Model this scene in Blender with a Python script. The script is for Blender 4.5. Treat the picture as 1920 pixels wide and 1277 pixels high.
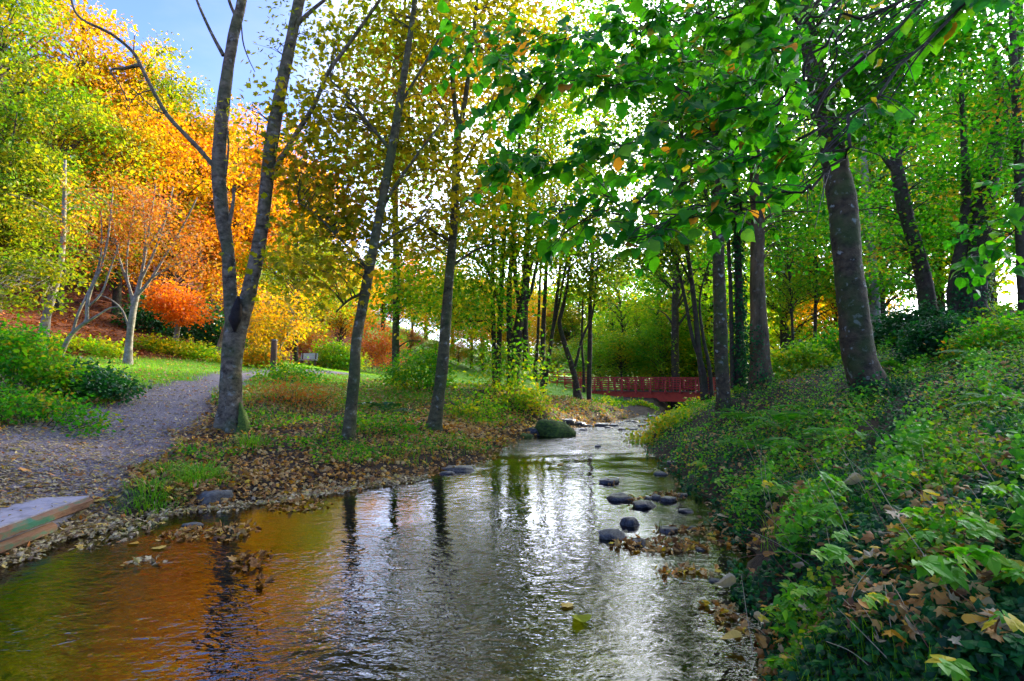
import bpy, bmesh, math, random
import numpy as np
from mathutils import Vector, noise as mnoise

for o in list(bpy.data.objects): bpy.data.objects.remove(o)
random.seed(7); RNG = np.random.default_rng(7)
S = bpy.context.scene
COL = S.collection
PI = math.pi

# ------------------------------------------------------------------ camera
F = 1067.0; CX = 960.0; CY = 638.5; HOR = 700.0; EYE = 1.7
PITCH = math.atan((HOR - CY) / F)
cd = bpy.data.cameras.new('camera'); cam = bpy.data.objects.new('camera', cd); COL.objects.link(cam)
cam.location = (0, 0, EYE); cam.rotation_euler = (PI / 2 + PITCH, 0, 0)
cd.sensor_width = 36.0; cd.lens = 36.0 * F / 1920.0; cd.clip_start = 0.05; cd.clip_end = 2000
S.camera = cam

# ------------------------------------------------------------------ world and sun
SUN_AZ = math.radians(39); SUN_EL = math.radians(14)
w = bpy.data.worlds.new('World'); S.world = w; w.use_nodes = True
nt = w.node_tree; nt.nodes.clear()
sky = nt.nodes.new('ShaderNodeTexSky'); sky.sky_type = 'NISHITA'; sky.sun_disc = False
sky.sun_elevation = SUN_EL; sky.sun_rotation = SUN_AZ
sky.air_density = 1.0; sky.dust_density = 0.2; sky.ozone_density = 1.8
tc = nt.nodes.new('ShaderNodeTexCoord')
mp = nt.nodes.new('ShaderNodeMapping'); mp.inputs['Scale'].default_value = (1.4, 3.2, 5.0)
mp.inputs['Rotation'].default_value = (0.2, 0.3, 0.5)
cn = nt.nodes.new('ShaderNodeTexNoise'); cn.inputs['Scale'].default_value = 1.7; cn.inputs['Detail'].default_value = 7
cn.inputs['Roughness'].default_value = 0.55
cr = nt.nodes.new('ShaderNodeValToRGB'); cr.color_ramp.elements[0].position = 0.45; cr.color_ramp.elements[1].position = 0.8
cr.color_ramp.elements[0].color = (0, 0, 0, 1); cr.color_ramp.elements[1].color = (0.35, 0.35, 0.35, 1)
cmx = nt.nodes.new('ShaderNodeMixRGB'); cmx.inputs[2].default_value = (2.6, 2.7, 2.8, 1)
bg = nt.nodes.new('ShaderNodeBackground'); bg.inputs['Strength'].default_value = 0.15
wo = nt.nodes.new('ShaderNodeOutputWorld')
L = nt.links
L.new(tc.outputs['Generated'], mp.inputs['Vector']); L.new(mp.outputs[0], cn.inputs['Vector'])
L.new(cn.outputs['Fac'], cr.inputs[0]); L.new(cr.outputs[0], cmx.inputs[0]); L.new(sky.outputs[0], cmx.inputs[1])
tin = nt.nodes.new('ShaderNodeVectorMath'); tin.operation = 'MULTIPLY'; tin.inputs[1].default_value = (.40, .42, .72); L.new(cmx.outputs[0], tin.inputs[0]); 
dt = nt.nodes.new('ShaderNodeVectorMath'); dt.operation = 'DOT_PRODUCT'; dt.inputs[1].default_value = (math.sin(SUN_AZ) * math.cos(SUN_EL), math.cos(SUN_AZ) * math.cos(SUN_EL), math.sin(SUN_EL)); L.new(tc.outputs['Generated'], dt.inputs[0])
vr = nt.nodes.new('ShaderNodeMapRange'); vr.interpolation_type = 'SMOOTHSTEP'; vr.inputs[1].default_value = .50; vr.inputs[2].default_value = 1.0; vr.inputs[3].default_value = 0; vr.inputs[4].default_value = 1; L.new(dt.outputs['Value'], vr.inputs[0])
vm = nt.nodes.new('ShaderNodeMath'); vm.operation = 'MULTIPLY_ADD'; vm.inputs[1].default_value = .7; vm.inputs[2].default_value = .65; L.new(cn.outputs['Fac'], vm.inputs[0])
vm2 = nt.nodes.new('ShaderNodeMath'); vm2.operation = 'MULTIPLY'; L.new(vr.outputs[0], vm2.inputs[0]); L.new(vm.outputs[0], vm2.inputs[1])
vc = nt.nodes.new('ShaderNodeVectorMath'); vc.operation = 'SCALE'; vc.inputs[0].default_value = (13.0, 13.0, 12.4); L.new(vm2.outputs[0], vc.inputs['Scale'])
va = nt.nodes.new('ShaderNodeVectorMath'); va.operation = 'ADD'; L.new(tin.outputs[0], va.inputs[0]); L.new(vc.outputs[0], va.inputs[1]); L.new(va.outputs[0], bg.inputs['Color']); L.new(bg.outputs[0], wo.inputs['Surface'])
sd = bpy.data.lights.new('sun', 'SUN'); sun = bpy.data.objects.new('sun', sd); COL.objects.link(sun)
sd.energy = 2.9; sd.angle = math.radians(0.6); sd.color = (1.0, 0.86, 0.62)
SUNV = Vector((math.sin(SUN_AZ) * math.cos(SUN_EL), math.cos(SUN_AZ) * math.cos(SUN_EL), math.sin(SUN_EL)))
sun.rotation_euler = SUNV.to_track_quat('Z', 'Y').to_euler(); sun.location = SUNV * 60
vs = S.view_settings; vs.view_transform = 'Standard'; vs.look = 'None'; vs.gamma = 1.0; vs.exposure = 2.65
vs.use_curve_mapping = False
S.render.engine = 'CYCLES'
cy = S.cycles
cy.max_bounces = 7; cy.diffuse_bounces = 4; cy.glossy_bounces = 3; cy.transmission_bounces = 4; cy.transparent_max_bounces = 8
cy.sample_clamp_indirect = 6.0; cy.use_denoising = True; cy.caustics_reflective = False; cy.caustics_refractive = False
try:
    cy.denoiser = 'OPENIMAGEDENOISE'; cy.denoising_input_passes = 'RGB_ALBEDO_NORMAL'
except Exception: pass

# ------------------------------------------------------------------ pixel helpers (a pixel is a direction; the depth is given or comes from the ground)
cp, sp_ = math.cos(PITCH), math.sin(PITCH)
def ray(u, v):
    a = (u - CX) / F; b = -(v - CY) / F
    return np.array([a, cp - b * sp_, sp_ + b * cp])
def at(u, v, Y):
    d = ray(u, v); return np.array([0, 0, EYE]) + d * (Y / d[1])

# ------------------------------------------------------------------ terrain
_LY = [-12, 3, 5.0, 6.2, 7.0, 7.3, 7.7, 8.4, 9.1, 10.1, 11.3, 13.4, 14.9, 17, 20, 22, 26, 30, 40, 60, 90, 300]
_LX = [-5.2, -4.8, -4.6, -4.45, -4.2, -3.6, -2.9, -2.2, -1.7, -.95, -.32, 0.0, .4, 1.3, 2.9, 4.0, 5.9, 7.6, 11.0, 18, 29, 110]
_RY = [-12, 1.5, 3.1, 4.2, 6.0, 7.25, 9.1, 12.1, 14, 18, 21, 26, 30, 40, 60, 90, 300]
_RX = [1.0, 1.1, 1.3, 1.72, 2.2, 2.5, 2.6, 2.9, 3.2, 4.4, 5.7, 8.0, 10.1, 13.7, 21, 32, 116]
def xL(y): return np.interp(y, _LY, _LX) + 0.10 * np.sin(y * 2.9) + 0.05 * np.sin(y * 7.1 + 1)
def xR(y): return np.interp(y, _RY, _RX) + 0.09 * np.sin(y * 3.3 + 2) + 0.05 * np.sin(y * 8.3)
def WL(y): return np.interp(y, [-20, 13, 18, 26, 40, 60, 300], [0, 0, -0.06, -0.3, -0.72, -0.85, -0.9])
_cp = [(430, 808, 11.2), (655, 830, 11), (815, 808, 13.2), (512, 708, 22), (240, 682, 20), (84, 615, 24), (330, 650, 28),
       (578, 688, 40), (900, 715, 35), (900, 700, 60), (740, 716, 30), (700, 698, 52), (330, 742, 13.5), (150, 800, 10), (100, 850, 8.3),
       (250, 880, 7.9), (60, 900, 6.9), (560, 800, 11.5), (560, 740, 16), (740, 760, 16), (745, 716, 22), (955, 722, 20), (1000, 742, 19), (1080, 745, 24), (1120, 768, 27),
       (0, 560, 28), (0, 660, 18), (-300, 640, 14), (-500, 800, 6), (380, 690, 22), (440, 660, 31),
       (1640, 742, 9.3), (1425, 722, 14), (1355, 757, 13), (1740, 607, 16), (1820, 595, 15), (1760, 660, 12), (1900, 660, 9.5),
       (1900, 800, 5), (1900, 1000, 3.0), (1900, 1270, 2.0), (1700, 1270, 2.2), (1560, 1270, 2.5), (1450, 1277, 2.75), (1600, 1000, 4.0), (1700, 850, 6.2), (1600, 850, 7),
       (1450, 850, 8.2), (1430, 960, 5.6), (1500, 1100, 3.55), (1500, 695, 22), (1330, 785, 19), (1400, 735, 24), (1560, 760, 11), (1500, 800, 9.2), (2100, 700, 6)]
_pts = [tuple(at(*c)) for c in _cp] + [
    (-40, 45, 15), (-30, 60, 13), (-60, 60, 26), (-20, 60, 7.5), (-5, 80, 2.4), (-20, 95, 8), (12, 100, .8), (-60, 20, 16), (-90, 60, 34), (-100, 120, 36), (-40, 120, 20),
    (0, 140, 2), (15, 45, .1), (20, 60, .2), (7, 42, .1), (0, 45, 1.35), (20, 25, 3.2), (25, 35, 3.0), (18, 20, 3.7), (30, 20, 4.0), (50, 40, 3.5), (60, 90, 2.5), (40, 160, 3), (120, 120, 4), (120, 20, 6),
    (10, 4, 2.6), (5.0, 0, 1.5), (20, 0, 4), (3.0, -4, .8), (-9, 0, 1.2), (-7, 4, .5), (-20, 0, 4), (-60, -10, 12), (60, -10, 8), (0, 260, 3), (-150, 260, 40), (150, 260, 8), (-150, 0, 40), (150, 0, 10),
    (-2.6, 9.2, .16), (-1.7, 10.3, .16), (-1.0, 11.6, .2), (-.6, 13.8, .3), (.4, 17.3, .35), (1.5, 20, .25), (2.9, 7.4, .18), (3.1, 9.2, .22), (3.5, 12.2, .25), (3.8, 14.5, .3), (5.2, 18.2, .2), (7.0, 22, .12), (9.6, 26, -.05), (12.2, 31, -.2), (2.2, 4.3, .3), (-5.0, 6.4, .22), (-4.6, 7.4, .2)]
_CP = np.array(_pts); _n = len(_CP)
_D = np.hypot(_CP[:, None, 0] - _CP[None, :, 0], _CP[:, None, 1] - _CP[None, :, 1])
_A = np.zeros((_n + 3, _n + 3)); _A[:_n, :_n] = -_D - 0.02 * np.eye(_n); _A[:_n, _n] = 1; _A[:_n, _n + 1] = _CP[:, 0]; _A[:_n, _n + 2] = _CP[:, 1]; _A[_n:, :_n] = _A[:_n, _n:].T
_W = np.linalg.solve(_A, np.concatenate([_CP[:, 2], [0, 0, 0]]))
def sst(t): t = np.clip(t, 0, 1); return t * t * (3 - 2 * t)
def _noise2(x, y):
    return (np.sin(x * 1.7 + np.sin(y * 1.3) * 1.5) * np.cos(y * 1.9 + np.sin(x * 1.1)) * .5 + np.sin(x * 4.3 + 2 * np.sin(y * 3.1)) * np.cos(y * 4.7 + x) * .25)
def H(x, y):
    x = np.atleast_1d(np.asarray(x, float)); y = np.atleast_1d(np.asarray(y, float))
    out = np.empty_like(x)
    for i in range(0, len(x), 40000):
        xx = x[i:i + 40000]; yy = y[i:i + 40000]
        d = np.sqrt((xx[:, None] - _CP[None, :, 0]) ** 2 + (yy[:, None] - _CP[None, :, 1]) ** 2 + 0.12)
        b = -(d @ _W[:_n]) + _W[_n] + _W[_n + 1] * xx + _W[_n + 2] * yy
        W0 = WL(yy); a1 = xL(yy) - xx; b1 = xx - xR(yy); o = np.maximum(a1, b1)
        wd = np.where(a1 > b1, 1.0, 0.55)
        zi = W0 - 0.06 - 0.30 * sst(-o / 1.3)
        t = sst(o / wd)
        zo = W0 - 0.06 + (np.maximum(b, W0 + 0.1) + 0.06 - W0) * t
        z = np.where(o < 0, zi, zo) + 0.045 * _noise2(xx, yy) * sst(np.abs(o) / .8)
        out[i:i + 40000] = z
    return out
def h1(x, y): return float(H([x], [y])[0])
def grd(u, v, tmax=220):
    d = ray(u, v); t = np.geomspace(0.8, tmax, 1400)
    x = d[0] * t; y = d[1] * t; z = EYE + d[2] * t
    hh = H(x, y); k = np.argmax(z < hh)
    if z[k] >= hh[k]: k = len(t) - 1
    return np.array([x[k], y[k], max(hh[k], WL(y[k]) if xL(y[k]) < x[k] < xR(y[k]) else -9)])

# ------------------------------------------------------------------ mesh helpers
class MB:
    def __init__(s): s.V = []; s.F = []; s.A = []; s.n = 0
    def add(s, V, Fs, att=None):
        V = np.asarray(V, float); s.V.append(V)
        if not isinstance(Fs, list): Fs = [Fs]
        for f in Fs:
            f = np.asarray(f, int); s.F.append(f + s.n)
            s.A.append(np.zeros(len(f)) if att is None else np.broadcast_to(np.asarray(att, float), (len(f),)))
        s.n += len(V)
    def mesh(s, name, mat, off=None, smooth=False):
        V = np.concatenate(s.V)
        if off is not None: V = V - np.asarray(off)
        me = bpy.data.meshes.new(name)
        me.vertices.add(len(V)); me.vertices.foreach_set('co', V.ravel())
        loops = np.concatenate([f.ravel() for f in s.F]); tot = np.concatenate([np.full(len(f), f.shape[1]) for f in s.F])
        st = np.concatenate([[0], np.cumsum(tot)[:-1]])
        me.loops.add(len(loops)); me.loops.foreach_set('vertex_index', loops.astype(np.int32))
        me.polygons.add(len(tot)); me.polygons.foreach_set('loop_start', st.astype(np.int32)); me.polygons.foreach_set('loop_total', tot.astype(np.int32))
        me.polygons.foreach_set('use_smooth', np.full(len(tot), smooth))
        a = me.attributes.new('tint', 'FLOAT', 'FACE'); a.data.foreach_set('value', np.concatenate(s.A).astype(np.float32))
        me.update(calc_edges=True)
        if mat: me.materials.append(mat)
        return me
    def build(s, name, mat, parent=None, smooth=False):
        off = np.array(parent.location) if parent is not None else None
        if parent is not None and parent.parent is not None: off = off + np.array(parent.parent.location)
        o = bpy.data.objects.new(name, s.mesh(name, mat, off, smooth)); COL.objects.link(o); o.parent = parent
        return o
def link(name, me, parent=None, loc=None, rot=None, scl=None):
    o = bpy.data.objects.new(name, me); COL.objects.link(o); o.parent = parent
    if loc is not None: o.location = loc
    if rot is not None: o.rotation_euler = rot
    if scl is not None: o.scale = scl if hasattr(scl, '__len__') else (scl,) * 3
    return o
def tag(o, label=None, cat=None, group=None, kind=None):
    if label: o['label'] = label
    if cat: o['category'] = cat
    if group: o['group'] = group
    if kind: o['kind'] = kind
    return o
def empty(name, loc, label, cat, group=None):
    o = bpy.data.objects.new(name, None); COL.objects.link(o); o.location = loc; o.empty_display_size = .2
    return tag(o, label, cat, group)
def stuffp(o): o['kind'] = 'stuff'; return o
def copy_tree(o, parent=None):
    c = o.copy(); COL.objects.link(c); c.parent = parent
    for ch in list(o.children): copy_tree(ch, c)
    return c

def crom(P, k):
    P = np.asarray(P, float)
    if len(P) < 3:
        t = np.linspace(0, 1, k * (len(P) - 1) + 1)[:, None]; return P[0] * (1 - t) + P[-1] * t
    Q = np.vstack([2 * P[0] - P[1], P, 2 * P[-1] - P[-2]]); out = []
    for i in range(len(P) - 1):
        p0, p1, p2, p3 = Q[i:i + 4]
        for t in np.linspace(0, 1, k, endpoint=False):
            out.append(.5 * (2 * p1 + (p2 - p0) * t + (2 * p0 - 5 * p1 + 4 * p2 - p3) * t * t + (3 * p1 - p0 - 3 * p2 + p3) * t ** 3))
    out.append(P[-1]); return np.array(out)
def tube(mb, P, R, n=8, rough=0.0, seed=0, att=0.0, flare=None):
    P = np.asarray(P, float); R = np.asarray(R, float); m = len(P)
    T = np.gradient(P, axis=0); T /= np.linalg.norm(T, axis=1)[:, None] + 1e-9
    ref = np.array([0, 1, 0.]) if abs(T[0, 1]) < .8 else np.array([1., 0, 0])
    U = np.cross(T, ref); U /= np.linalg.norm(U, axis=1)[:, None] + 1e-9; Wv = np.cross(T, U)
    a = np.arange(n) * 2 * PI / n
    rr = np.ones((m, n))
    if rough:
        ph = np.random.default_rng(seed).uniform(0, 6.28, 6); s = np.arange(m)[:, None]
        rr += rough * (np.sin(2 * a + ph[0] + .31 * s) * .5 + np.sin(3 * a + ph[1] - .47 * s) * .4 + np.sin(.9 * s + ph[2]) * .35 + np.sin(2.3 * s + a + ph[3]) * .3)
    if flare:
        ph = np.random.default_rng(seed + 5).uniform(0, 6.28, 3)
        fall = np.exp(-np.linalg.norm(P - P[0], axis=1) / flare[1])[:, None]
        rr += flare[0] * fall * (0.55 + .45 * np.cos(5 * a + ph[0]) + .3 * np.cos(3 * a + ph[1]))
    V = P[:, None, :] + R[:, None, None] * rr[:, :, None] * (np.cos(a)[None, :, None] * U[:, None, :] + np.sin(a)[None, :, None] * Wv[:, None, :])
    V = V.reshape(-1, 3); i = np.arange(m - 1)[:, None] * n; j = np.arange(n)[None, :]; j2 = (j + 1) % n
    Q = np.stack([i + j, i + j2, i + n + j2, i + n + j], -1).reshape(-1, 4)
    V = np.vstack([V, P[-1:]]); e = (m - 1) * n; jj = np.arange(n)
    T3 = np.stack([e + jj, e + (jj + 1) % n, np.full(n, m * n)], -1)
    mb.add(V, [Q, T3], att)
def box(mb, c, s, rz=0.0, rx=0.0, ry=0.0, att=0.0, bev=0.0):
    s = np.asarray(s, float) / 2
    V = np.array([[x, y, z] for z in (-1, 1) for y in (-1, 1) for x in (-1, 1)], float) * s
    for ax, an in ((0, rx), (1, ry), (2, rz)):
        if an:
            ca, sa = math.cos(an), math.sin(an)
            M = {0: [[1, 0, 0], [0, ca, -sa], [0, sa, ca]], 1: [[ca, 0, sa], [0, 1, 0], [-sa, 0, ca]], 2: [[ca, -sa, 0], [sa, ca, 0], [0, 0, 1]]}[ax]
            V = V @ np.array(M).T
    mb.add(V + np.asarray(c), np.array([[0, 2, 3, 1], [4, 5, 7, 6], [0, 1, 5, 4], [2, 6, 7, 3], [0, 4, 6, 2], [1, 3, 7, 5]]), att)

# leaf templates: stem at the origin, tip along +y, length 1, normal +z
def outline_leaf(half, fold=.12, curl=.0):
    """half: [(x, y)...] right half outline from base to tip -> two fans about the midrib"""
    V = [(0, 0, 0)]; Fc = []
    h = half
    mid = [(0, y, 0) for (x, y) in h[:-1]] + [(0, h[-1][1], 0)]
    V = list(mid); nm = len(V)
    R = [(x, y, abs(x) * fold) for (x, y) in h[:-1]]; Lh = [(-x, y, abs(x) * fold) for (x, y) in h[:-1]]
    V += R + Lh; k = len(R)
    for i in range(k - 1):
        Fc += [(i, nm + i, nm + i + 1), (i, nm + i + 1, i + 1)]
        Fc += [(i, nm + k + i + 1, nm + k + i), (i, i + 1, nm + k + i + 1)]
    Fc += [(k - 1, nm + k - 1, nm - 1), (k - 1, nm - 1, nm + 2 * k - 1)]
    V = np.array(V, float); V[:, 2] -= curl * V[:, 1] ** 2
    return V, np.array(Fc)
RHOMB = (np.array([[0, 0, 0], [.34, .45, .09], [0, 1, -.08], [-.34, .45, .09]]), np.array([[0, 1, 2], [0, 2, 3]]))
OVAL = outline_leaf([(.13, .06), (.38, .42), (0, 1)], .2, .12)
NARROW = outline_leaf([(.05, .05), (.17, .48), (0, 1)], .2, .2)
LINDEN = outline_leaf([(.10, -.10), (.30, -.11), (.43, .04), (.485, .18), (.465, .22), (.48, .30), (.43, .40), (.44, .47), (.36, .57), (.35, .63), (.24, .74), (.21, .80), (.09, .90), (0, 1.05)], .16, .16)
def lobed(pts, droop=.25):
    V = [(0, .22, .05)] + [(x, y, -droop * (x * x + (y - .25) ** 2)) for x, y in pts]
    n = len(pts); Fc = [(0, 1 + i, 1 + (i + 1) % n) for i in range(n)]
    return np.array(V, float), np.array(Fc)
_mr = [(.05, 0), (.30, -.05), (.26, .12), (.52, .22), (.36, .36), (.42, .58), (.20, .55), (.13, .70), (0, 1.0)]
MAPLE = lobed(_mr + [(-x, y) for x, y in _mr[-2::-1]])
_mr2 = [(.04, 0), (.38, .10), (.30, .36), (.40, .62), (.14, .60), (0, .95)]
MAPLE2 = lobed(_mr2 + [(-x, y) for x, y in _mr2[-2::-1]], .35)
_iv = [(.22, -.12), (.42, .22), (0, .9)]
IVY = lobed(_iv + [(-x, y) for x, y in _iv[-2::-1]], .2)
_dead = (MAPLE[0] * np.array([1, 1, 1.0]), MAPLE[1])
def curl_t(t, k, tw=0.0):
    V = t[0].copy(); x, y = V[:, 0].copy(), V[:, 1].copy() - .4
    V[:, 2] += k * (x * x * 1.6 + y * y * .7) + tw * x * y; V[:, 0] = x * (1 - .35 * abs(k)); return V, t[1]
BLADE = (np.array([[-.5, 0, 0], [.5, 0, 0], [.35, .12, .5], [-.35, .12, .5], [0, .42, 1.0]]), [np.array([[0, 1, 2, 3]]), np.array([[3, 2, 4]])])

def norm(v): return v / (np.linalg.norm(v, axis=-1, keepdims=True) + 1e-9)
def leaves(mb, C, tpl, size, tint, up=(0, 0, 1), spread=.7, dirs=None, droop=.35, rng=RNG):
    N = len(C); n = norm(np.asarray(up) + rng.normal(0, spread, (N, 3)))
    d = rng.normal(0, 1, (N, 3)) if dirs is None else dirs + rng.normal(0, .45, (N, 3))
    d[:, 2] -= droop; d = norm(d - n * (d * n).sum(1)[:, None]); r = np.cross(d, n)
    T = tpl[0]; sz = np.broadcast_to(np.asarray(size, float), (N,))
    V = C[:, None, :] + sz[:, None, None] * (T[None, :, 0, None] * r[:, None, :] + T[None, :, 1, None] * d[:, None, :] + T[None, :, 2, None] * n[:, None, :])
    k = len(T); Fs = tpl[1] if isinstance(tpl[1], list) else [tpl[1]]
    tint = np.broadcast_to(np.asarray(tint, float), (N,))
    V = V.reshape(-1, 3); base = mb.n; mb.V.append(V); mb.n += len(V)
    for f in Fs:
        mb.F.append((f[None] + (np.arange(N) * k)[:, None, None]).reshape(-1, f.shape[1]) + base); mb.A.append(np.repeat(tint, len(f)))

# ------------------------------------------------------------------ materials
def ntm(name):
    m = bpy.data.materials.new(name); m.use_nodes = True; t = m.node_tree; t.nodes.clear(); return m, t, t.nodes.new, t.links.new
def ramp(t, stops):
    r = t.nodes.new('ShaderNodeValToRGB'); e = r.color_ramp.elements
    while len(e) < len(stops): e.new(.5)
    for k, (p, c) in enumerate(stops): e[k].position = p; e[k].color = (*c, 1)
    return r
def leafmat(name, cols, trans=.5, rough=.5, spec=.2):
    m, t, N, K = ntm(name)
    a = N('ShaderNodeAttribute'); a.attribute_name = 'tint'
    r = ramp(t, [(i / max(1, len(cols) - 1), c) for i, c in enumerate(cols)])
    K(a.outputs['Fac'], r.inputs[0])
    g = N('ShaderNodeTexNoise'); g.inputs['Scale'].default_value = 45; g.inputs['Detail'].default_value = 2
    tcn = N('ShaderNodeTexCoord'); K(tcn.outputs['Object'], g.inputs['Vector'])
    mr = N('ShaderNodeMapRange'); mr.inputs[3].default_value = .72; mr.inputs[4].default_value = 1.25; K(g.outputs['Fac'], mr.inputs[0])
    mu = N('ShaderNodeVectorMath'); mu.operation = 'SCALE'; K(r.outputs[0], mu.inputs[0]); K(mr.outputs[0], mu.inputs['Scale'])
    p = N('ShaderNodeBsdfPrincipled'); p.inputs['Roughness'].default_value = rough; p.inputs['Specular IOR Level'].default_value = spec
    tr = N('ShaderNodeBsdfTranslucent'); mx = N('ShaderNodeMixShader'); mx.inputs[0].default_value = trans
    br = N('ShaderNodeVectorMath'); br.operation = 'MULTIPLY'; br.inputs[1].default_value = (1.7, 1.7, .7); K(mu.outputs[0], br.inputs[0])
    K(mu.outputs[0], p.inputs['Base Color']); K(br.outputs[0], tr.inputs['Color'])
    K(p.outputs[0], mx.inputs[1]); K(tr.outputs[0], mx.inputs[2])
    o = N('ShaderNodeOutputMaterial'); K(mx.outputs[0], o.inputs[0]); return m
def barkmat(name, dark, light, moss=.0, lichen=.3, band=18.0, bump=.6):
    m, t, N, K = ntm(name)
    tcn = N('ShaderNodeTexCoord'); mpn = N('ShaderNodeMapping'); mpn.inputs['Scale'].default_value = (7, 7, band); K(tcn.outputs['Object'], mpn.inputs[0])
    n1 = N('ShaderNodeTexNoise'); n1.inputs['Scale'].default_value = 1.0; n1.inputs['Detail'].default_value = 8; n1.inputs['Roughness'].default_value = .65; K(mpn.outputs[0], n1.inputs[0])
    n2 = N('ShaderNodeTexNoise'); n2.inputs['Scale'].default_value = 9; n2.inputs['Detail'].default_value = 5; K(tcn.outputs['Object'], n2.inputs[0])
    n3 = N('ShaderNodeTexNoise'); n3.inputs['Scale'].default_value = 2.2; n3.inputs['Detail'].default_value = 6; K(tcn.outputs['Object'], n3.inputs[0])
    r = ramp(t, [(.32, dark), (.68, light)]); K(n1.outputs['Fac'], r.inputs[0])
    rl = ramp(t, [(.60, (0, 0, 0)), (.68, (1, 1, 1))]); K(n2.outputs['Fac'], rl.inputs[0])
    ml = N('ShaderNodeMath'); ml.operation = 'MULTIPLY'; ml.inputs[1].default_value = lichen; K(rl.outputs[0], ml.inputs[0])
    m1 = N('ShaderNodeMixRGB'); m1.inputs[2].default_value = (.34, .36, .28, 1); K(ml.outputs[0], m1.inputs[0]); K(r.outputs[0], m1.inputs[1])
    rm = ramp(t, [(.46, (0, 0, 0)), (.62, (1, 1, 1))]); K(n3.outputs['Fac'], rm.inputs[0])
    mm = N('ShaderNodeMath'); mm.operation = 'MULTIPLY'; mm.inputs[1].default_value = moss; K(rm.outputs[0], mm.inputs[0])
    m2 = N('ShaderNodeMixRGB'); m2.inputs[2].default_value = (.045, .075, .012, 1); K(mm.outputs[0], m2.inputs[0]); K(m1.outputs[0], m2.inputs[1])
    b = N('ShaderNodeBump'); b.inputs['Strength'].default_value = bump; b.inputs['Distance'].default_value = .03; K(n1.outputs['Fac'], b.inputs['Height'])
    b2 = N('ShaderNodeBump'); b2.inputs['Strength'].default_value = .5; b2.inputs['Distance'].default_value = .015; K(n2.outputs['Fac'], b2.inputs['Height']); K(b.outputs[0], b2.inputs['Normal'])
    p = N('ShaderNodeBsdfPrincipled'); p.inputs['Roughness'].default_value = .85; p.inputs['Specular IOR Level'].default_value = .25
    K(m2.outputs[0], p.inputs['Base Color']); K(b2.outputs[0], p.inputs['Normal'])
    o = N('ShaderNodeOutputMaterial'); K(p.outputs[0], o.inputs[0]); return m
def plainmat(name, c1, c2, scale=6, rough=.8, bump=.3, stretch=(1, 1, 1), c3=None, spec=.4):
    m, t, N, K = ntm(name)
    tcn = N('ShaderNodeTexCoord'); mpn = N('ShaderNodeMapping'); mpn.inputs['Scale'].default_value = stretch; K(tcn.outputs['Object'], mpn.inputs[0])
    n1 = N('ShaderNodeTexNoise'); n1.inputs['Scale'].default_value = scale; n1.inputs['Detail'].default_value = 8; n1.inputs['Roughness'].default_value = .65; K(mpn.outputs[0], n1.inputs[0])
    r = ramp(t, [(.3, c1), (.7, c2)] if c3 is None else [(.28, c1), (.5, c2), (.62, c3)]); K(n1.outputs['Fac'], r.inputs[0])
    b = N('ShaderNodeBump'); b.inputs['Strength'].default_value = bump; b.inputs['Distance'].default_value = .02; K(n1.outputs['Fac'], b.inputs['Height'])
    p = N('ShaderNodeBsdfPrincipled'); p.inputs['Roughness'].default_value = rough; p.inputs['Specular IOR Level'].default_value = spec
    K(r.outputs[0], p.inputs['Base Color']); K(b.outputs[0], p.inputs['Normal'])
    o = N('ShaderNodeOutputMaterial'); K(p.outputs[0], o.inputs[0]); return m

GREEN = leafmat('leaf_green', [(.012, .10, .004), (.024, .18, .005), (.048, .25, .006), (.09, .30, .008), (.24, .29, .010), (.36, .18, .015)], .62, .45)
DGREEN = leafmat('leaf_dark_green', [(.008, .05, .008), (.010, .085, .012), (.016, .12, .014), (.03, .17, .014)], .35, .4, .35)
LIME = leafmat('leaf_lime', [(.035, .20, .005), (.09, .29, .006), (.20, .36, .008), (.40, .41, .008), (.58, .38, .008)], .5)
OLIVE = leafmat('leaf_olive', [(.09, .14, .006), (.17, .20, .007), (.27, .27, .008), (.38, .33, .010), (.48, .34, .012), (.34, .14, .012)], .62)
GOLD = leafmat('leaf_gold', [(.16, .18, .006), (.34, .25, .005), (.50, .29, .005), (.56, .25, .005), (.52, .17, .006)], .5)
ORANGE = leafmat('leaf_orange', [(.34, .24, .005), (.48, .25, .004), (.54, .21, .004), (.50, .15, .005), (.38, .09, .007)], .5)
REDOR = leafmat('leaf_red_orange', [(.55, .20, .008), (.60, .15, .008), (.52, .09, .01)], .45)
RUST = leafmat('leaf_rust', [(.30, .20, .02), (.42, .17, .02), (.46, .12, .018), (.32, .07, .02)], .4)
HILLG = leafmat('leaf_hill_green', [(.04, .13, .005), (.09, .18, .005), (.17, .23, .006), (.30, .26, .006), (.44, .26, .006)], .5)
LITTER = leafmat('leaf_litter', [(.13, .055, .014), (.24, .10, .018), (.36, .16, .025), (.42, .25, .06), (.46, .32, .12), (.56, .22, .015), (.60, .40, .02)], .15, .6, .3)
REDLIT = leafmat('leaf_litter_red', [(.10, .025, .01), (.22, .055, .012), (.32, .10, .015), (.42, .16, .03)], .15, .7, .2)
PALELIT = leafmat('leaf_litter_pale', [(.17, .105, .045), (.33, .235, .11), (.48, .38, .20), (.34, .29, .08), (.48, .31, .04), (.50, .17, .02)], .15, .5, .4)
IVYM = leafmat('leaf_ivy', [(.005, .040, .010), (.008, .070, .016), (.018, .15, .022), (.05, .22, .02)], .35, .5, .22)
BRAM = leafmat('leaf_bramble', [(.05, .24, .010), (.09, .34, .012), (.16, .40, .015), (.34, .42, .02), (.55, .44, .02)], .45, .45)
GRASS = leafmat('grass_blade', [(.06, .20, .006), (.11, .31, .008), (.19, .39, .010), (.32, .38, .015)], .45, .5)
FERNM = leafmat('leaf_fern', [(.015, .14, .006), (.03, .22, .008), (.10, .27, .012), (.22, .30, .015)], .45, .5)
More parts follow.
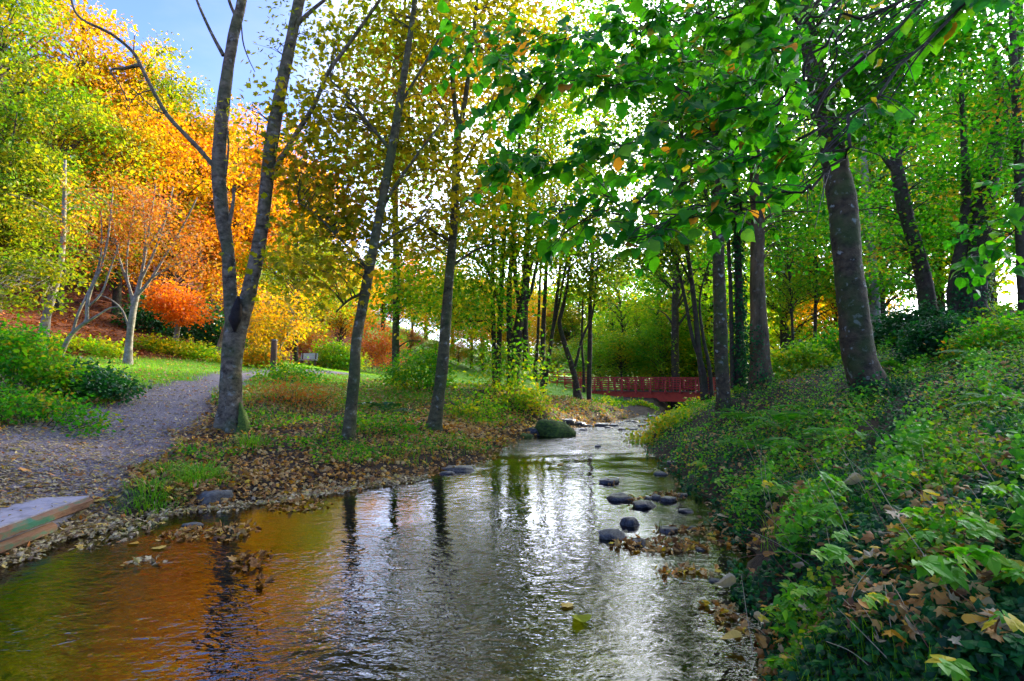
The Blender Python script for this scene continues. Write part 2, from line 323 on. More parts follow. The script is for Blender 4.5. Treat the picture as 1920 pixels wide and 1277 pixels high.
LINM = leafmat('leaf_linden', [(.012, .12, .008), (.02, .18, .008), (.06, .29, .008), (.14, .35, .010), (.38, .30, .02), (.48, .20, .02)], .6, .4, .3)
B_GREY = barkmat('bark_grey', (.024, .018, .009), (.25, .20, .115), .45, .5, 10, 1.2)
B_MAPLE = barkmat('bark_maple', (.018, .015, .006), (.14, .125, .05), .6, .5, 9, 1.2)
B_DARK = barkmat('bark_dark', (.022, .016, .010), (.085, .06, .038), .35, .15, 8)
B_BEECH = barkmat('bark_lichen', (.016, .012, .005), (.11, .08, .035), .6, .8, 8, 1.3)
B_RIDGE = barkmat('bark_ridged', (.030, .019, .008), (.20, .13, .06), .2, .2, 2, 1.3)
B_PALE = barkmat('bark_pale', (.12, .10, .07), (.36, .33, .25), .3, .3, 9)
MOSS = plainmat('moss', (.010, .022, .004), (.06, .11, .010), 30, .95, .8, c3=(.10, .16, .012))
STONE = plainmat('stone_wet', (.008, .008, .009), (.030, .029, .028), 5, .28, .8, c3=(.075, .072, .065))
STONE2 = plainmat('stone_dry', (.025, .023, .018), (.09, .085, .065), 5, .7, .9, c3=(.13, .13, .10))
REDP = plainmat('red_paint', (.34, .020, .012), (.54, .045, .024), 9, .55, .15)
REDG = plainmat('red_girder_paint', (.32, .020, .008), (.58, .055, .016), 3, .6, .25, c3=(.46, .040, .014))
WOODP = plainmat('weathered_post', (.05, .028, .015), (.16, .085, .045), 8, .85, .6, (6, 6, 1))
CONC = plainmat('concrete', (.13, .115, .11), (.33, .30, .295), 3.5, .75, .5, c3=(.25, .225, .22))
TIMB = plainmat('rotten_timber', (.035, .018, .010), (.19, .09, .04), 3.2, .85, .9, (1, 1, 3), c3=(.03, .13, .06))
ALGAE = plainmat('algae', (.006, .022, .008), (.018, .07, .024), 22, .9, .9, c3=(.05, .12, .05))
BENCHP = plainmat('bench_wood', (.55, .54, .54), (.75, .74, .74), 9, .6, .2)
STEMD = plainmat('dry_stem', (.26, .19, .08), (.58, .48, .28), 20, .6, .1)
STEMR = plainmat('bramble_stem', (.16, .05, .03), (.30, .14, .05), 20, .6, .1)
TWIG = plainmat('twig', (.025, .018, .012), (.06, .045, .03), 10, .8, .2)

# ------------------------------------------------------------------ the setting: ground and stream
def pathline():
    return np.array([(-6.6, 5.0), (-6.3, 6.4), *[tuple(grd(u, v)[:2]) for u, v in ((120, 860), (190, 815), (275, 770), (345, 738), (395, 716))], tuple(at(450, 706, 21)[:2]), tuple(at(520, 703, 25)[:2]), tuple(at(640, 700, 32)[:2])])
PATH = pathline()
def seg_dist(x, y, P):
    best = np.full(len(x), 1e9)
    for (ax, ay), (bx, by) in zip(P[:-1], P[1:]):
        dx, dy = bx - ax, by - ay; t = np.clip(((x - ax) * dx + (y - ay) * dy) / (dx * dx + dy * dy), 0, 1)
        best = np.minimum(best, np.hypot(x - ax - t * dx, y - ay - t * dy))
    return best
def masks(x, y, z):
    path = 1 - sst((seg_dist(x, y, PATH) - np.interp(y, [5, 9, 14, 20], [1.5, .95, .5, .5]) + .25 * np.sin(x * 2.1) * np.sin(y * 1.7) + .1 * np.sin(x * 6.1 + y * 5)) / .5)
    red = sst((z - 2.15) / .35) * sst((-9 - x) / 2.0) * (y < 60)
    left = xL(y) - x
    grass = sst((left - 3.2) / 1.5) * sst((y - 13.5) / 2.5) * (1 - red) * (1 - path)
    grass = np.maximum(grass, (y > 45) * (x > -12) * (left > 1) * 1.0)
    return grass, path, red
def axis_coords(lo, hi, c, s, n):
    a = np.arcsinh((lo - c) / s); b = np.arcsinh((hi - c) / s); return c + s * np.sinh(np.linspace(a, b, n))
gx = axis_coords(-320, 320, 0, 5.0, 280); gy = np.concatenate([np.linspace(-40, 1, 14)[:-1], 1 + axis_coords(0, 420, 0, 9, 280)])
GX, GY = np.meshgrid(gx, gy); X = GX.ravel(); Y = GY.ravel(); Z = H(X, Y)
g = MB(); nx, ny = len(gx), len(gy); ii = (np.arange(ny - 1)[:, None] * nx + np.arange(nx - 1)[None]).ravel()
g.add(np.stack([X, Y, Z], 1), np.stack([ii, ii + 1, ii + nx + 1, ii + nx], 1))
m, t, N, K = ntm('ground_soil')
def attr(nm): a = N('ShaderNodeAttribute'); a.attribute_name = nm; return a.outputs['Fac']
geo = N('ShaderNodeNewGeometry')
n1 = N('ShaderNodeTexNoise'); n1.inputs['Scale'].default_value = 6; n1.inputs['Detail'].default_value = 10; n1.inputs['Roughness'].default_value = .7; K(geo.outputs['Position'], n1.inputs[0])
n2 = N('ShaderNodeTexNoise'); n2.inputs['Scale'].default_value = 38; n2.inputs['Detail'].default_value = 6; K(geo.outputs['Position'], n2.inputs[0])
soil = ramp(t, [(.3, (.018, .012, .007)), (.55, (.05, .032, .016)), (.75, (.09, .06, .025))]); K(n1.outputs['Fac'], soil.inputs[0])
gr = ramp(t, [(.3, (.06, .17, .008)), (.7, (.17, .33, .012))]); K(n2.outputs['Fac'], gr.inputs[0])
pa = ramp(t, [(.3, (.075, .062, .062)), (.7, (.27, .235, .235))]); K(n2.outputs['Fac'], pa.inputs[0])
rd = ramp(t, [(.3, (.035, .014, .008)), (.6, (.17, .05, .015)), (.75, (.30, .10, .02))]); K(n1.outputs['Fac'], rd.inputs[0])
bd = ramp(t, [(.3, (.03, .022, .010)), (.7, (.14, .10, .035))]); K(n1.outputs['Fac'], bd.inputs[0])
prev = soil.outputs[0]
for nm, c in (('grass', gr), ('path', pa), ('red', rd), ('bed', bd)):
    mx = N('ShaderNodeMixRGB'); K(attr(nm), mx.inputs[0]); K(prev, mx.inputs[1]); K(c.outputs[0], mx.inputs[2]); prev = mx.outputs[0]
bmp = N('ShaderNodeBump'); bmp.inputs['Strength'].default_value = .8; bmp.inputs['Distance'].default_value = .03; K(n2.outputs['Fac'], bmp.inputs['Height'])
p = N('ShaderNodeBsdfPrincipled'); p.inputs['Roughness'].default_value = .9; p.inputs['Specular IOR Level'].default_value = .2
K(prev, p.inputs['Base Color']); K(bmp.outputs[0], p.inputs['Normal']); o = N('ShaderNodeOutputMaterial'); K(p.outputs[0], o.inputs[0])
ground = g.build('ground', m, smooth=True); ground['kind'] = 'structure'; ground['label'] = 'leaf strewn stream banks, meadow and wooded slopes'
MG, MP_, MR_ = masks(X, Y, Z)
bedm = 1 - sst((Z - WL(Y) + .02) / .06); bedm *= (np.maximum(xL(Y) - X, X - xR(Y)) < .3)
for nm, arr in (('grass', MG), ('path', MP_), ('red', MR_), ('bed', bedm)):
    a = ground.data.attributes.new(nm, 'FLOAT', 'POINT'); a.data.foreach_set('value', arr.astype(np.float32))

wy = np.concatenate([np.linspace(-12, 2, 20)[:-1], np.linspace(2, 30, 200)[:-1], np.linspace(30, 90, 60)])
nc = 30; tt = np.linspace(0, 1, nc)
WX = (xL(wy) - .7)[:, None] * (1 - tt) + (xR(wy) + .5)[:, None] * tt; WY = np.repeat(wy[:, None], nc, 1)
rap = np.interp(wy, [0, 9, 12.5, 15, 60], [0.0, .05, .8, 1, 1])
wz = WL(wy)[:, None] + 0 * WX + rap[:, None] * .006 * (np.sin(WX * 5 + WY * 3) + np.sin(WY * 7.3 - WX * 2))
wm = MB(); ii = (np.arange(len(wy) - 1)[:, None] * nc + np.arange(nc - 1)[None]).ravel()
wm.add(np.stack([WX, WY, wz], 2).reshape(-1, 3), np.stack([ii, ii + 1, ii + nc + 1, ii + nc], 1))
m, t, N, K = ntm('stream_water')
geo = N('ShaderNodeNewGeometry')
def wnoise(scale, sx, sy, det, dist=0.0, rot=.4):
    mpn = N('ShaderNodeMapping'); mpn.inputs['Scale'].default_value = (sx, sy, 1); mpn.inputs['Rotation'].default_value = (0, 0, rot); K(geo.outputs['Position'], mpn.inputs[0])
    n = N('ShaderNodeTexNoise'); n.inputs['Scale'].default_value = scale; n.inputs['Detail'].default_value = det; n.inputs['Distortion'].default_value = dist; K(mpn.outputs[0], n.inputs[0]); return n.outputs['Fac']
a1 = wnoise(3.2, 1, 1.6, 1, 1.2); a2 = wnoise(11, 1, 2.0, 1, 1.2, .15); a3 = wnoise(.9, 1, 1, 1, 1.0)
ra = N('ShaderNodeAttribute'); ra.attribute_name = 'rapid'
calm = N('ShaderNodeMapRange'); calm.inputs[1].default_value = .35; calm.inputs[2].default_value = .65; calm.inputs[3].default_value = .45; calm.inputs[4].default_value = 1.15; K(a3, calm.inputs[0])
st1 = N('ShaderNodeMath'); st1.operation = 'MULTIPLY'; K(calm.outputs[0], st1.inputs[0]); K(ra.outputs['Fac'], st1.inputs[1])
b1 = N('ShaderNodeBump'); b1.inputs['Distance'].default_value = .040; K(st1.outputs[0], b1.inputs['Strength']); K(a1, b1.inputs['Height'])
b2 = N('ShaderNodeBump'); b2.inputs['Distance'].default_value = .017; K(st1.outputs[0], b2.inputs['Strength']); K(a2, b2.inputs['Height']); K(b1.outputs[0], b2.inputs['Normal'])
fr = N('ShaderNodeFresnel'); fr.inputs['IOR'].default_value = 2.5; K(b2.outputs[0], fr.inputs['Normal'])
gl = N('ShaderNodeBsdfGlossy'); gl.inputs['Roughness'].default_value = .015; K(b2.outputs[0], gl.inputs['Normal'])
tp = N('ShaderNodeBsdfTransparent'); tp.inputs['Color'].default_value = (.36, .25, .09, 1)
mx = N('ShaderNodeMixShader'); K(fr.outputs[0], mx.inputs[0]); K(tp.outputs[0], mx.inputs[1]); K(gl.outputs[0], mx.inputs[2])
o = N('ShaderNodeOutputMaterial'); K(mx.outputs[0], o.inputs[0])
stream = wm.build('stream_water', m, smooth=True); stream['kind'] = 'structure'; stream['label'] = 'shallow rippling stream reflecting sky and golden trees'
a = stream.data.attributes.new('rapid', 'FLOAT', 'POINT'); 
_b = 6.2 + .5 * np.sin(WX * 1.3 + 1) + .25 * np.sin(WX * 3.1)
rip = .15 + .20 * sst((_b - WY) / .5) * (.45 + .55 * sst((WX + 3.0) / 1.6)) * (1 - .65 * sst((WX + .3) / 1.3)) + 1.1 * sst((WY - 11.5) / 2.5)
a.data.foreach_set('value', rip.ravel().astype(np.float32))

# ------------------------------------------------------------------ trees traced from the picture
def clusters_in(blobs, rng):
    out = []
    for (u, v, ru, rv, Yd, ry, n) in blobs:
        c = at(u, v, Yd); k = Yd / F
        for _ in range(n):
            q = rng.normal(0, 1, 3); q /= np.linalg.norm(q); q *= rng.uniform(.15, 1) ** .45
            out.append(c + q * np.array([ru * k, ry, rv * k]))
    return np.array(out)
def branch_to(mb, A, B, r0, rng, n=4):
    d = B - A; Lh = np.linalg.norm(d)
    mid = A + d * .5 + np.array([0, 0, .12 * Lh]) + rng.normal(0, .05 * Lh, 3)
    P = crom(np.array([A, A + d * .22 + np.array([0, 0, .1 * Lh]) + rng.normal(0, .02 * Lh, 3), mid, B]), 2)
    tube(mb, P, np.linspace(r0, .25 * r0, len(P)), n)
    return P
def tree(name, label, stems, Yd, bark, cat='tree', group=None, limbs=(), blobs=(), leafmat_=None, tpl=RHOMB, size=.12, per=60, crad=.45, tint=(.5, .25), nseg=14,
         flare=.5, rough=.07, rb=.022, spread=.7, attach_min=.25, seed=1, snap=True, up=None, flat=.55, yj=0.0):
    """stems: pixel polylines (u, v, width) from the base upward; limbs: the same, traced boughs; blobs: crown volumes"""
    rng = np.random.default_rng(seed); base = at(stems[0][0][0], stems[0][0][1], Yd)
    if snap: base[2] = h1(base[0], base[1]) - .06
    root = empty(name, tuple(base), label, cat, group)
    att = []
    for k, s in enumerate(stems):
        P = np.array([at(u, v, Yd + (0 if i == 0 else yj * i * (1 if k % 2 else -1) * .1)) for i, (u, v, wd) in enumerate(s)]); R = np.array([wd * .5 * Yd / F for (_, _, wd) in s])
        if k == 0: P[0] = base
        PP = crom(P, 6); RR = np.interp(np.linspace(0, 1, len(PP)), np.linspace(0, 1, len(R)), R)
        mb = MB(); tube(mb, PP, RR, nseg, rough, seed + k, 0, (flare, .35 * (RR[0] / .25)) if (flare and k == 0) else None)
        mb.build('trunk', bark, root, True); att.append(np.hstack([PP, RR[:, None]]))
    for k, s in enumerate(limbs):
        P = crom(np.array([at(u, v, Yd + (s_[0] if s_ else 0)) for (u, v, wd, *s_) in s]), 5); R = np.array([q[2] * .5 * Yd / F for q in s])
        RR = np.interp(np.linspace(0, 1, len(P)), np.linspace(0, 1, len(R)), R)
        mb = MB(); tube(mb, P, RR, 7, .06, seed + 20 + k); mb.build('limb', bark, root, True); att.append(np.hstack([P, RR[:, None]]))
    if blobs:
        A = np.vstack(att); L0 = A[:, 2].max() - base[2]
        C = clusters_in(blobs, rng); bm_ = MB(); lm = MB(); LP = []; LD = []; LT = []
        ok = A[:, 2] > base[2] + attach_min * min(L0, 8); A2 = A[ok]
        for c in C:
            dz = c[2] - A2[:, 2]; hd = np.hypot(c[0] - A2[:, 0], c[1] - A2[:, 1])
            cost = np.hypot(hd, dz) + np.where(dz < .25 * hd, (0.25 * hd - dz) * 1.5, 0)
            j = int(np.argmin(cost)); a = A2[j]
            P = branch_to(bm_, a[:3], c, min(rb, a[3] * .7), rng)
            for q in (-4, -2):
                e = c + rng.normal(0, crad * .6, 3) * np.array([1, 1, flat]); branch_to(bm_, P[q], e, rb * .4, rng, 3)
            m_ = max(8, int(per * rng.uniform(.5, 1.4)))
            off = rng.normal(0, crad, (m_, 3)) * np.array([1, 1, flat]); LP.append(c + off); LD.append(off); LT.append(np.clip(rng.normal(tint[0], tint[1]) + rng.normal(0, .13, m_), 0, 1))
        bo = bm_.build('branches', bark, root, True); stuffp(bo)
        LP = np.vstack(LP); LD = norm(np.vstack(LD)); LT = np.concatenate(LT)
        leaves(lm, LP, tpl, size * rng.uniform(.65, 1.25, len(LP)), LT, spread=spread, dirs=LD, rng=rng, **({'up': up} if up else {}))
        stuffp(lm.build('crown', leafmat_, root))
    return root

# twin-stemmed tree on the left bank
tA = tree('ash_tree', 'grey twin-stemmed tree forking low beside the path on the left bank',
     [[(433, 812, 50), (432, 760, 40), (433, 700, 38), (439, 640, 37), (445, 596, 42), (452, 580, 38)],
      [(438, 612, 28), (432, 550, 24), (427, 470, 23), (417, 404, 25), (410, 303, 24), (420, 185, 23), (438, 67, 20), (455, -10, 17), (470, -160, 14), (480, -330, 10), (490, -520, 5)],
      [(452, 610, 26), (466, 550, 26), (484, 470, 25), (496, 380, 24), (507, 285, 24), (523, 185, 22), (545, 80, 21), (563, -10, 20), (590, -150, 17), (610, -320, 12), (620, -520, 6)]],
     11.2, B_GREY, limbs=[
      [(401, 312, 9), (372, 278, 9), (345, 250, 8), (313, 215, 8), (286, 168, 7), (263, 122, 7), (247, 95, 6), (209, 64, 5.5), (160, 40, 5), (140, 20, 4.5), (128, -20, 4), (100, -80, 3)],
      [(262, 122, 8), (235, 128, 6), (208, 132, 4), (225, 160, 2.5), (240, 190, 1.5)], [(419, 104, 8), (394, 57, 6), (369, 0, 5), (350, -60, 4)],
      [(515, 318, 11), (548, 262, 9), (586, 202, 8.5), (616, 135, 8), (650, 88, 7), (707, 7, 6), (740, -40, 5)], [(520, 300, 6), (545, 268, 5), (560, 238, 5), (590, 196, 3)],
      [(445, 40, 6), (428, -5, 6), (420, -60, 4)], [(557, 45, 9), (590, 15, 7), (640, -25, 5)], [(422, 330, 6), (428, 280, 4), (426, 240, 2.5)], [(428, 430, 8), (437, 380, 6), (438, 352, 5)],
      [(452, 40, 3), (456, 80, 2.5), (466, 110, 2), (478, 135, 1.5)], [(313, 215, 3.5), (290, 205, 2.5), (262, 178, 2), (240, 160, 1.5)], [(286, 168, 3), (258, 178, 2), (236, 205, 1.5)]],
     blobs=[(540, 60, 60, 60, 11.2, .6, 9), (460, 230, 40, 30, 10.9, .3, 3), (500, -150, 160, 90, 11.2, 1.2, 8), (620, -330, 200, 120, 11.2, 2, 9), (400, -330, 180, 120, 11.4, 2, 8)], leafmat_=OLIVE, tpl=NARROW, size=.11, per=34, crad=.3, tint=(.35, .2), flare=.55, seed=3)
mb = MB(); P = crom(np.array([at(447, 555, 11.0), at(444, 580, 10.97), at(441, 600, 10.98), at(440, 622, 11.02)]), 4)
tube(mb, P, np.interp(np.arange(len(P)), [0, 4, 8, 12], [.02, .10, .10, .02]), 9, .2, 4); mb.build('bark_scar', plainmat('scar_bark', (.008, .006, .004), (.03, .022, .014), 14, .95, .8), tA, True)
mb = MB(); P = crom(np.array([at(452, 818, 11.0), at(456, 800, 11.0), at(454, 775, 11.05), at(450, 755, 11.1)]), 4)
tube(mb, P, np.interp(np.arange(len(P)), [0, 6, 12], [.19, .10, .02]), 10, .25, 8); mb.build('moss_cushion', MOSS, tA, True)

tree('maple_tree', 'slim lichen-green maple leaning right, nearest the water on the left bank',
     [[(651, 834, 26), (657, 780, 22), (664, 710, 21), (668, 640, 20), (680, 575, 19), (697, 480, 17.5), (714, 392, 17), (733, 290, 17), (748, 200, 15), (764, 100, 12), (778, 0, 10), (795, -140, 7), (810, -320, 3)]],
     11.0, B_MAPLE, limbs=[[(712, 400, 7), (740, 350, 6), (775, 300, 5), (820, 240, 4)], [(686, 548, 6), (655, 562, 5), (630, 585, 3)], [(690, 505, 7), (640, 450, 5), (590, 400, 4), (560, 380, 2.5)],
      [(735, 285, 7), (690, 230, 6), (650, 180, 4), (620, 150, 3)], [(748, 200, 6), (790, 130, 5), (830, 60, 4)], [(700, 470, 5), (740, 440, 4), (780, 420, 3)]],
     blobs=[(600, 330, 60, 120, 11.6, .7, 26), (690, 250, 110, 120, 12.0, .9, 26), (620, 430, 80, 60, 11.8, .8, 14), (800, 270, 90, 110, 12, .9, 22), (680, 80, 120, 100, 12, 1.0, 24), (800, 60, 100, 90, 12.2, 1.0, 18), (590, 500, 60, 35, 10.6, .5, 8), (575, 190, 35, 70, 11.6, .5, 8), (700, 400, 90, 50, 12, .8, 9), (860, 400, 60, 70, 12.2, .8, 8),
      (760, -140, 150, 110, 11.2, 1.5, 12), (800, -340, 120, 100, 11.5, 1.5, 6)], leafmat_=OLIVE, tpl=MAPLE2, size=.135, per=62, crad=.46, tint=(.5, .22), rb=.016, seed=5, flare=.3)
tree('maple_tree', 'mottled maple with a dark split at its foot, left of the mossy boulder',
     [[(813, 812, 30), (819, 770, 25), (827, 710, 23), (834, 630, 20), (841, 540, 18), (850, 430, 16.5), (855, 330, 15), (858, 250, 14), (852, 190, 9), (846, 110, 7), (842, 0, 6), (838, -150, 3)],
      [(858, 262, 10), (870, 200, 10), (882, 110, 8), (892, 20, 7), (905, -120, 4)]],
     13.2, B_MAPLE, limbs=[[(856, 330, 6), (885, 280, 5), (920, 235, 4), (950, 215, 2.5)], [(848, 455, 6), (800, 425, 5), (770, 400, 3)], [(852, 400, 6), (900, 350, 5), (945, 320, 3)], [(845, 500, 5), (890, 470, 4), (930, 455, 2.5)], [(858, 250, 5), (820, 190, 4), (790, 150, 2)]],
     blobs=[(780, 430, 80, 50, 14.2, .8, 12), (915, 330, 80, 70, 14.2, .8, 16), (890, 170, 100, 90, 14.3, 1, 24), (900, 40, 110, 70, 14.4, 1, 20), (980, 50, 80, 70, 14.6, 1, 10), (800, 170, 60, 70, 14.2, .8, 10), (870, -130, 110, 90, 13.2, 1.5, 7)],
     leafmat_=OLIVE, tpl=MAPLE2, size=.14, per=72, crad=.5, tint=(.55, .22), rb=.016, seed=8, flare=.4)
tree('maple_tree', 'straight slim trunk standing between the two leaning maples on the left bank',
     [[(743, 720, 15), (742, 640, 13.5), (743, 560, 13), (743, 480, 12), (741, 380, 11), (744, 280, 9), (750, 150, 7), (760, 0, 5), (765, -120, 2)]], 20, B_MAPLE,
     limbs=[[(742, 500, 5), (715, 470, 4), (690, 450, 2)], [(743, 470, 5), (770, 430, 4), (800, 400, 2)], [(742, 655, 3), (765, 640, 2.5), (790, 640, 1.5)]],
     blobs=[(760, 560, 40, 60, 19.5, 1.2, 10), (790, 520, 50, 60, 20, 1.2, 10), (740, 300, 90, 90, 20, 2, 24), (740, 130, 90, 80, 20, 2, 20), (770, -20, 90, 80, 20, 2, 12)], leafmat_=LIME, tpl=RHOMB, size=.15, per=170, crad=.75, tint=(.5, .22), rb=.02, seed=11)

# clump of dark stems between the meadow and the stream
tree('maple_tree', 'many-stemmed dark maple clump in the centre, at the edge of the meadow',
     [[(962, 726, 26), (964, 690, 22), (969, 640, 20), (976, 590, 18), (983, 550, 13), (986, 490, 11), (990, 430, 9), (1000, 340, 7), (1010, 230, 5), (1020, 120, 3)],
      [(934, 735, 11), (934, 690, 10), (937, 610, 9.5), (941, 520, 9), (945, 440, 8), (950, 350, 6), (955, 240, 4), (958, 120, 2.5)],
      [(927, 722, 9), (926, 650, 8.5), (924, 565, 8), (924, 480, 7), (925, 400, 6), (920, 300, 4.5), (916, 180, 3)],
      [(958, 690, 12), (955, 620, 11), (955, 540, 10), (960, 470, 9), (966, 400, 8), (972, 300, 6), (978, 180, 4)],
      [(972, 640, 10), (974, 580, 9), (966, 520, 8), (964, 450, 7), (950, 360, 5)],
      [(984, 694, 12), (986, 650, 11), (985, 590, 10), (990, 520, 8), (1004, 470, 6), (1022, 425, 5), (1045, 370, 3.5)],
      [(978, 585, 8), (996, 545, 7), (1008, 490, 6), (1030, 430, 5), (1060, 380, 3)]],
     20, B_DARK, limbs=[[(936, 570, 7), (926, 535, 7), (910, 500, 6), (880, 480, 5), (858, 466, 4), (830, 440, 3)], [(928, 600, 4), (905, 602, 3.5), (870, 603, 3), (850, 605, 2)], [(926, 540, 5), (890, 540, 4), (860, 560, 3), (845, 590, 2)],
       [(912, 500, 5), (900, 470, 4), (880, 445, 3), (870, 420, 2)], [(988, 500, 5), (1010, 450, 4), (1020, 400, 3)]],
     blobs=[(880, 560, 70, 50, 19, 2, 22), (960, 470, 90, 60, 20, 2, 22), (1000, 380, 90, 70, 20, 2.5, 26), (900, 420, 80, 70, 20, 2, 20), (960, 260, 120, 100, 20.5, 2.5, 32), (1060, 180, 90, 90, 21, 2.5, 14), (1090, 60, 110, 90, 21, 2.5, 18), (960, 690, 40, 35, 18.8, .6, 8), (990, 130, 110, 80, 20.5, 2.5, 18)], leafmat_=LIME, tpl=RHOMB, size=.14, per=190, crad=.75, tint=(.5, .25), rb=.02, seed=14, flare=.3, nseg=10, attach_min=.12)
tree('alder_tree', 'three thin dark stems rising together left of the red bridge',
     [[(1018, 728, 10), (1017, 680, 9), (1019, 610, 8.5), (1022, 550, 8), (1025, 490, 7), (1030, 420, 6), (1034, 330, 4), (1038, 220, 2.5)],
      [(1022, 724, 7), (1030, 665, 7), (1039, 600, 6.5), (1046, 540, 6), (1052, 480, 5), (1058, 420, 4), (1066, 320, 3)], [(1024, 690, 5), (1035, 630, 5), (1050, 560, 4.5), (1060, 500, 4), (1075, 430, 3), (1090, 360, 2)],
      [(1004, 716, 6), (1008, 640, 5.5), (1012, 540, 5), (1016, 450, 4), (1018, 350, 2.5)]], 24, B_DARK,
     blobs=[(1045, 450, 60, 60, 24, 2, 18), (1060, 350, 70, 70, 24, 2, 18), (1040, 250, 60, 80, 24, 2, 14)], leafmat_=HILLG, size=.15, per=120, crad=.6, tint=(.35, .25), seed=17, flare=.2, nseg=8)
tree('alder_tree', 'crooked trunk leaning left in front of the red bridge rail',
     [[(1083, 742, 17), (1079, 715, 12), (1074, 693, 11), (1062, 655, 9.5), (1053, 625, 9), (1049, 603, 8), (1056, 575, 7), (1064, 530, 5), (1070, 470, 4), (1080, 400, 2.5)],
      [(1076, 696, 6), (1083, 668, 5.5), (1090, 640, 5), (1100, 615, 4.5), (1109, 598, 4), (1115, 560, 3), (1120, 500, 2)]], 24, B_DARK,
     blobs=[(1085, 510, 55, 45, 24, 1.8, 18), (1110, 440, 60, 60, 24, 2, 16), (1120, 560, 35, 30, 24, 1.2, 7)], leafmat_=HILLG, size=.17, per=60, crad=.45, tint=(.25, .22), seed=19, flare=.5, nseg=9)
tree('alder_tree', 'upright dark trunk just right of the crooked trunk by the red bridge',
     [[(1104, 732, 10), (1105, 700, 9), (1106, 640, 8.5), (1107, 565, 8), (1110, 500, 7), (1113, 420, 5.5), (1115, 320, 4), (1118, 200, 2.5)], [(1095, 736, 6), (1094, 690, 5), (1091, 640, 4), (1093, 560, 3)]], 25, B_DARK,
     limbs=[[(1109, 520, 4), (1085, 490, 3), (1060, 470, 2)], [(1111, 470, 4), (1140, 430, 3), (1165, 405, 2)]],
     blobs=[(1120, 420, 70, 60, 25, 2.2, 20), (1110, 320, 80, 70, 25, 2.2, 20), (1150, 500, 50, 40, 26, 2, 10), (1130, 200, 90, 80, 25, 2.2, 18)], leafmat_=HILLG, size=.15, per=125, crad=.6, tint=(.3, .25), seed=21, flare=.25, nseg=8)

# right bank
tree('alder_tree', 'thin bowed trunk crossing the right end of the red bridge',
     [[(1321, 756, 13), (1316, 710, 11), (1310, 655, 10), (1304, 590, 9.5), (1297, 530, 9), (1287, 460, 8), (1278, 390, 6.5), (1270, 300, 5), (1262, 200, 3)], [(1326, 752, 9), (1318, 690, 8), (1300, 640, 7), (1284, 560, 6), (1270, 500, 5), (1245, 440, 3.5), (1215, 400, 2)], [(1335, 748, 8), (1330, 690, 7), (1318, 630, 6), (1312, 560, 4), (1330, 490, 3)]], 17, B_DARK,
     limbs=[[(1300, 540, 5), (1270, 480, 4), (1235, 450, 3), (1200, 440, 2)]],
     blobs=[(1270, 420, 60, 70, 17, 1.6, 16), (1230, 470, 50, 40, 17.5, 1.5, 9), (1270, 300, 80, 80, 17, 1.8, 18), (1250, 170, 90, 80, 17, 2, 18)], leafmat_=HILLG, size=.13, per=125, crad=.5, tint=(.2, .2), seed=23, flare=.25, nseg=9)
tree('beech_tree', 'brown lichen-spotted trunk at the water edge, leftmost of the large right bank trunks',
     [[(1357, 768, 27), (1355, 720, 25), (1352, 660, 24.5), (1350, 590, 24), (1348, 510, 23), (1346, 430, 22), (1342, 330, 19), (1338, 230, 15), (1335, 110, 12), (1330, 0, 9), (1328, -180, 5)]], 13, B_BEECH,
     limbs=[[(1345, 420, 7), (1310, 330, 6), (1280, 270, 4)], [(1343, 350, 7), (1375, 280, 6), (1400, 230, 3)]],
     blobs=[(1260, 210, 110, 110, 13, 1.4, 16), (1190, 80, 110, 90, 13.5, 1.4, 12), (1340, 180, 110, 90, 13, 1.4, 22), (1330, 40, 120, 80, 13, 1.6, 20), (1300, 330, 60, 70, 13.2, 1, 10), (1330, -130, 120, 90, 13, 1.5, 8)], leafmat_=GREEN, tpl=RHOMB, size=.12, per=125, crad=.45, tint=(.35, .18), seed=27, flare=.3)
iv = tree('ivy_clad_tree', 'dark trunk wrapped in ivy between two brown trunks on the right bank',
     [[(1388, 722, 20), (1387, 660, 17), (1386, 565, 15), (1383, 470, 14), (1380, 380, 12), (1375, 260, 10), (1370, 120, 7), (1365, -40, 4)], [(1374, 728, 9), (1372, 640, 8), (1369, 520, 7.5), (1362, 400, 6), (1352, 250, 4)]], 15, B_DARK,
     blobs=[(1380, 260, 80, 80, 15, 1.4, 14), (1380, 110, 90, 80, 15, 1.4, 14), (1400, 440, 60, 60, 15.5, 1.2, 8)], leafmat_=GREEN, size=.12, per=125, crad=.45, tint=(.4, .2), seed=29, flare=.2, nseg=10)
tJ = tree('ridged_bark_tree', 'tall pale brown trunk with ivy at its foot, right of the ivy-clad trunk',
     [[(1430, 732, 46), (1427, 690, 36), (1423, 620, 31), (1420, 540, 27), (1420, 470, 25), (1420, 400, 23), (1415, 290, 21), (1408, 190, 19), (1402, 100, 18), (1403, 10, 15), (1406, -160, 10), (1408, -330, 4)]], 14, B_RIDGE,
     limbs=[[(1418, 330, 6), (1445, 270, 5), (1470, 220, 3)], [(1412, 260, 6), (1440, 210, 5), (1470, 170, 3)], [(1419, 430, 6), (1370, 395, 4.5), (1325, 375, 3)]],
     blobs=[(1420, 180, 90, 90, 14.4, 1.4, 18), (1470, 320, 60, 90, 14.8, 1.4, 18), (1420, 30, 120, 90, 14, 1.6, 20), (1490, 430, 60, 60, 15, 1.4, 12), (1410, -180, 150, 110, 14, 2, 9)], leafmat_=GREEN, size=.12, per=125, crad=.45, tint=(.42, .18), seed=31, flare=.35)
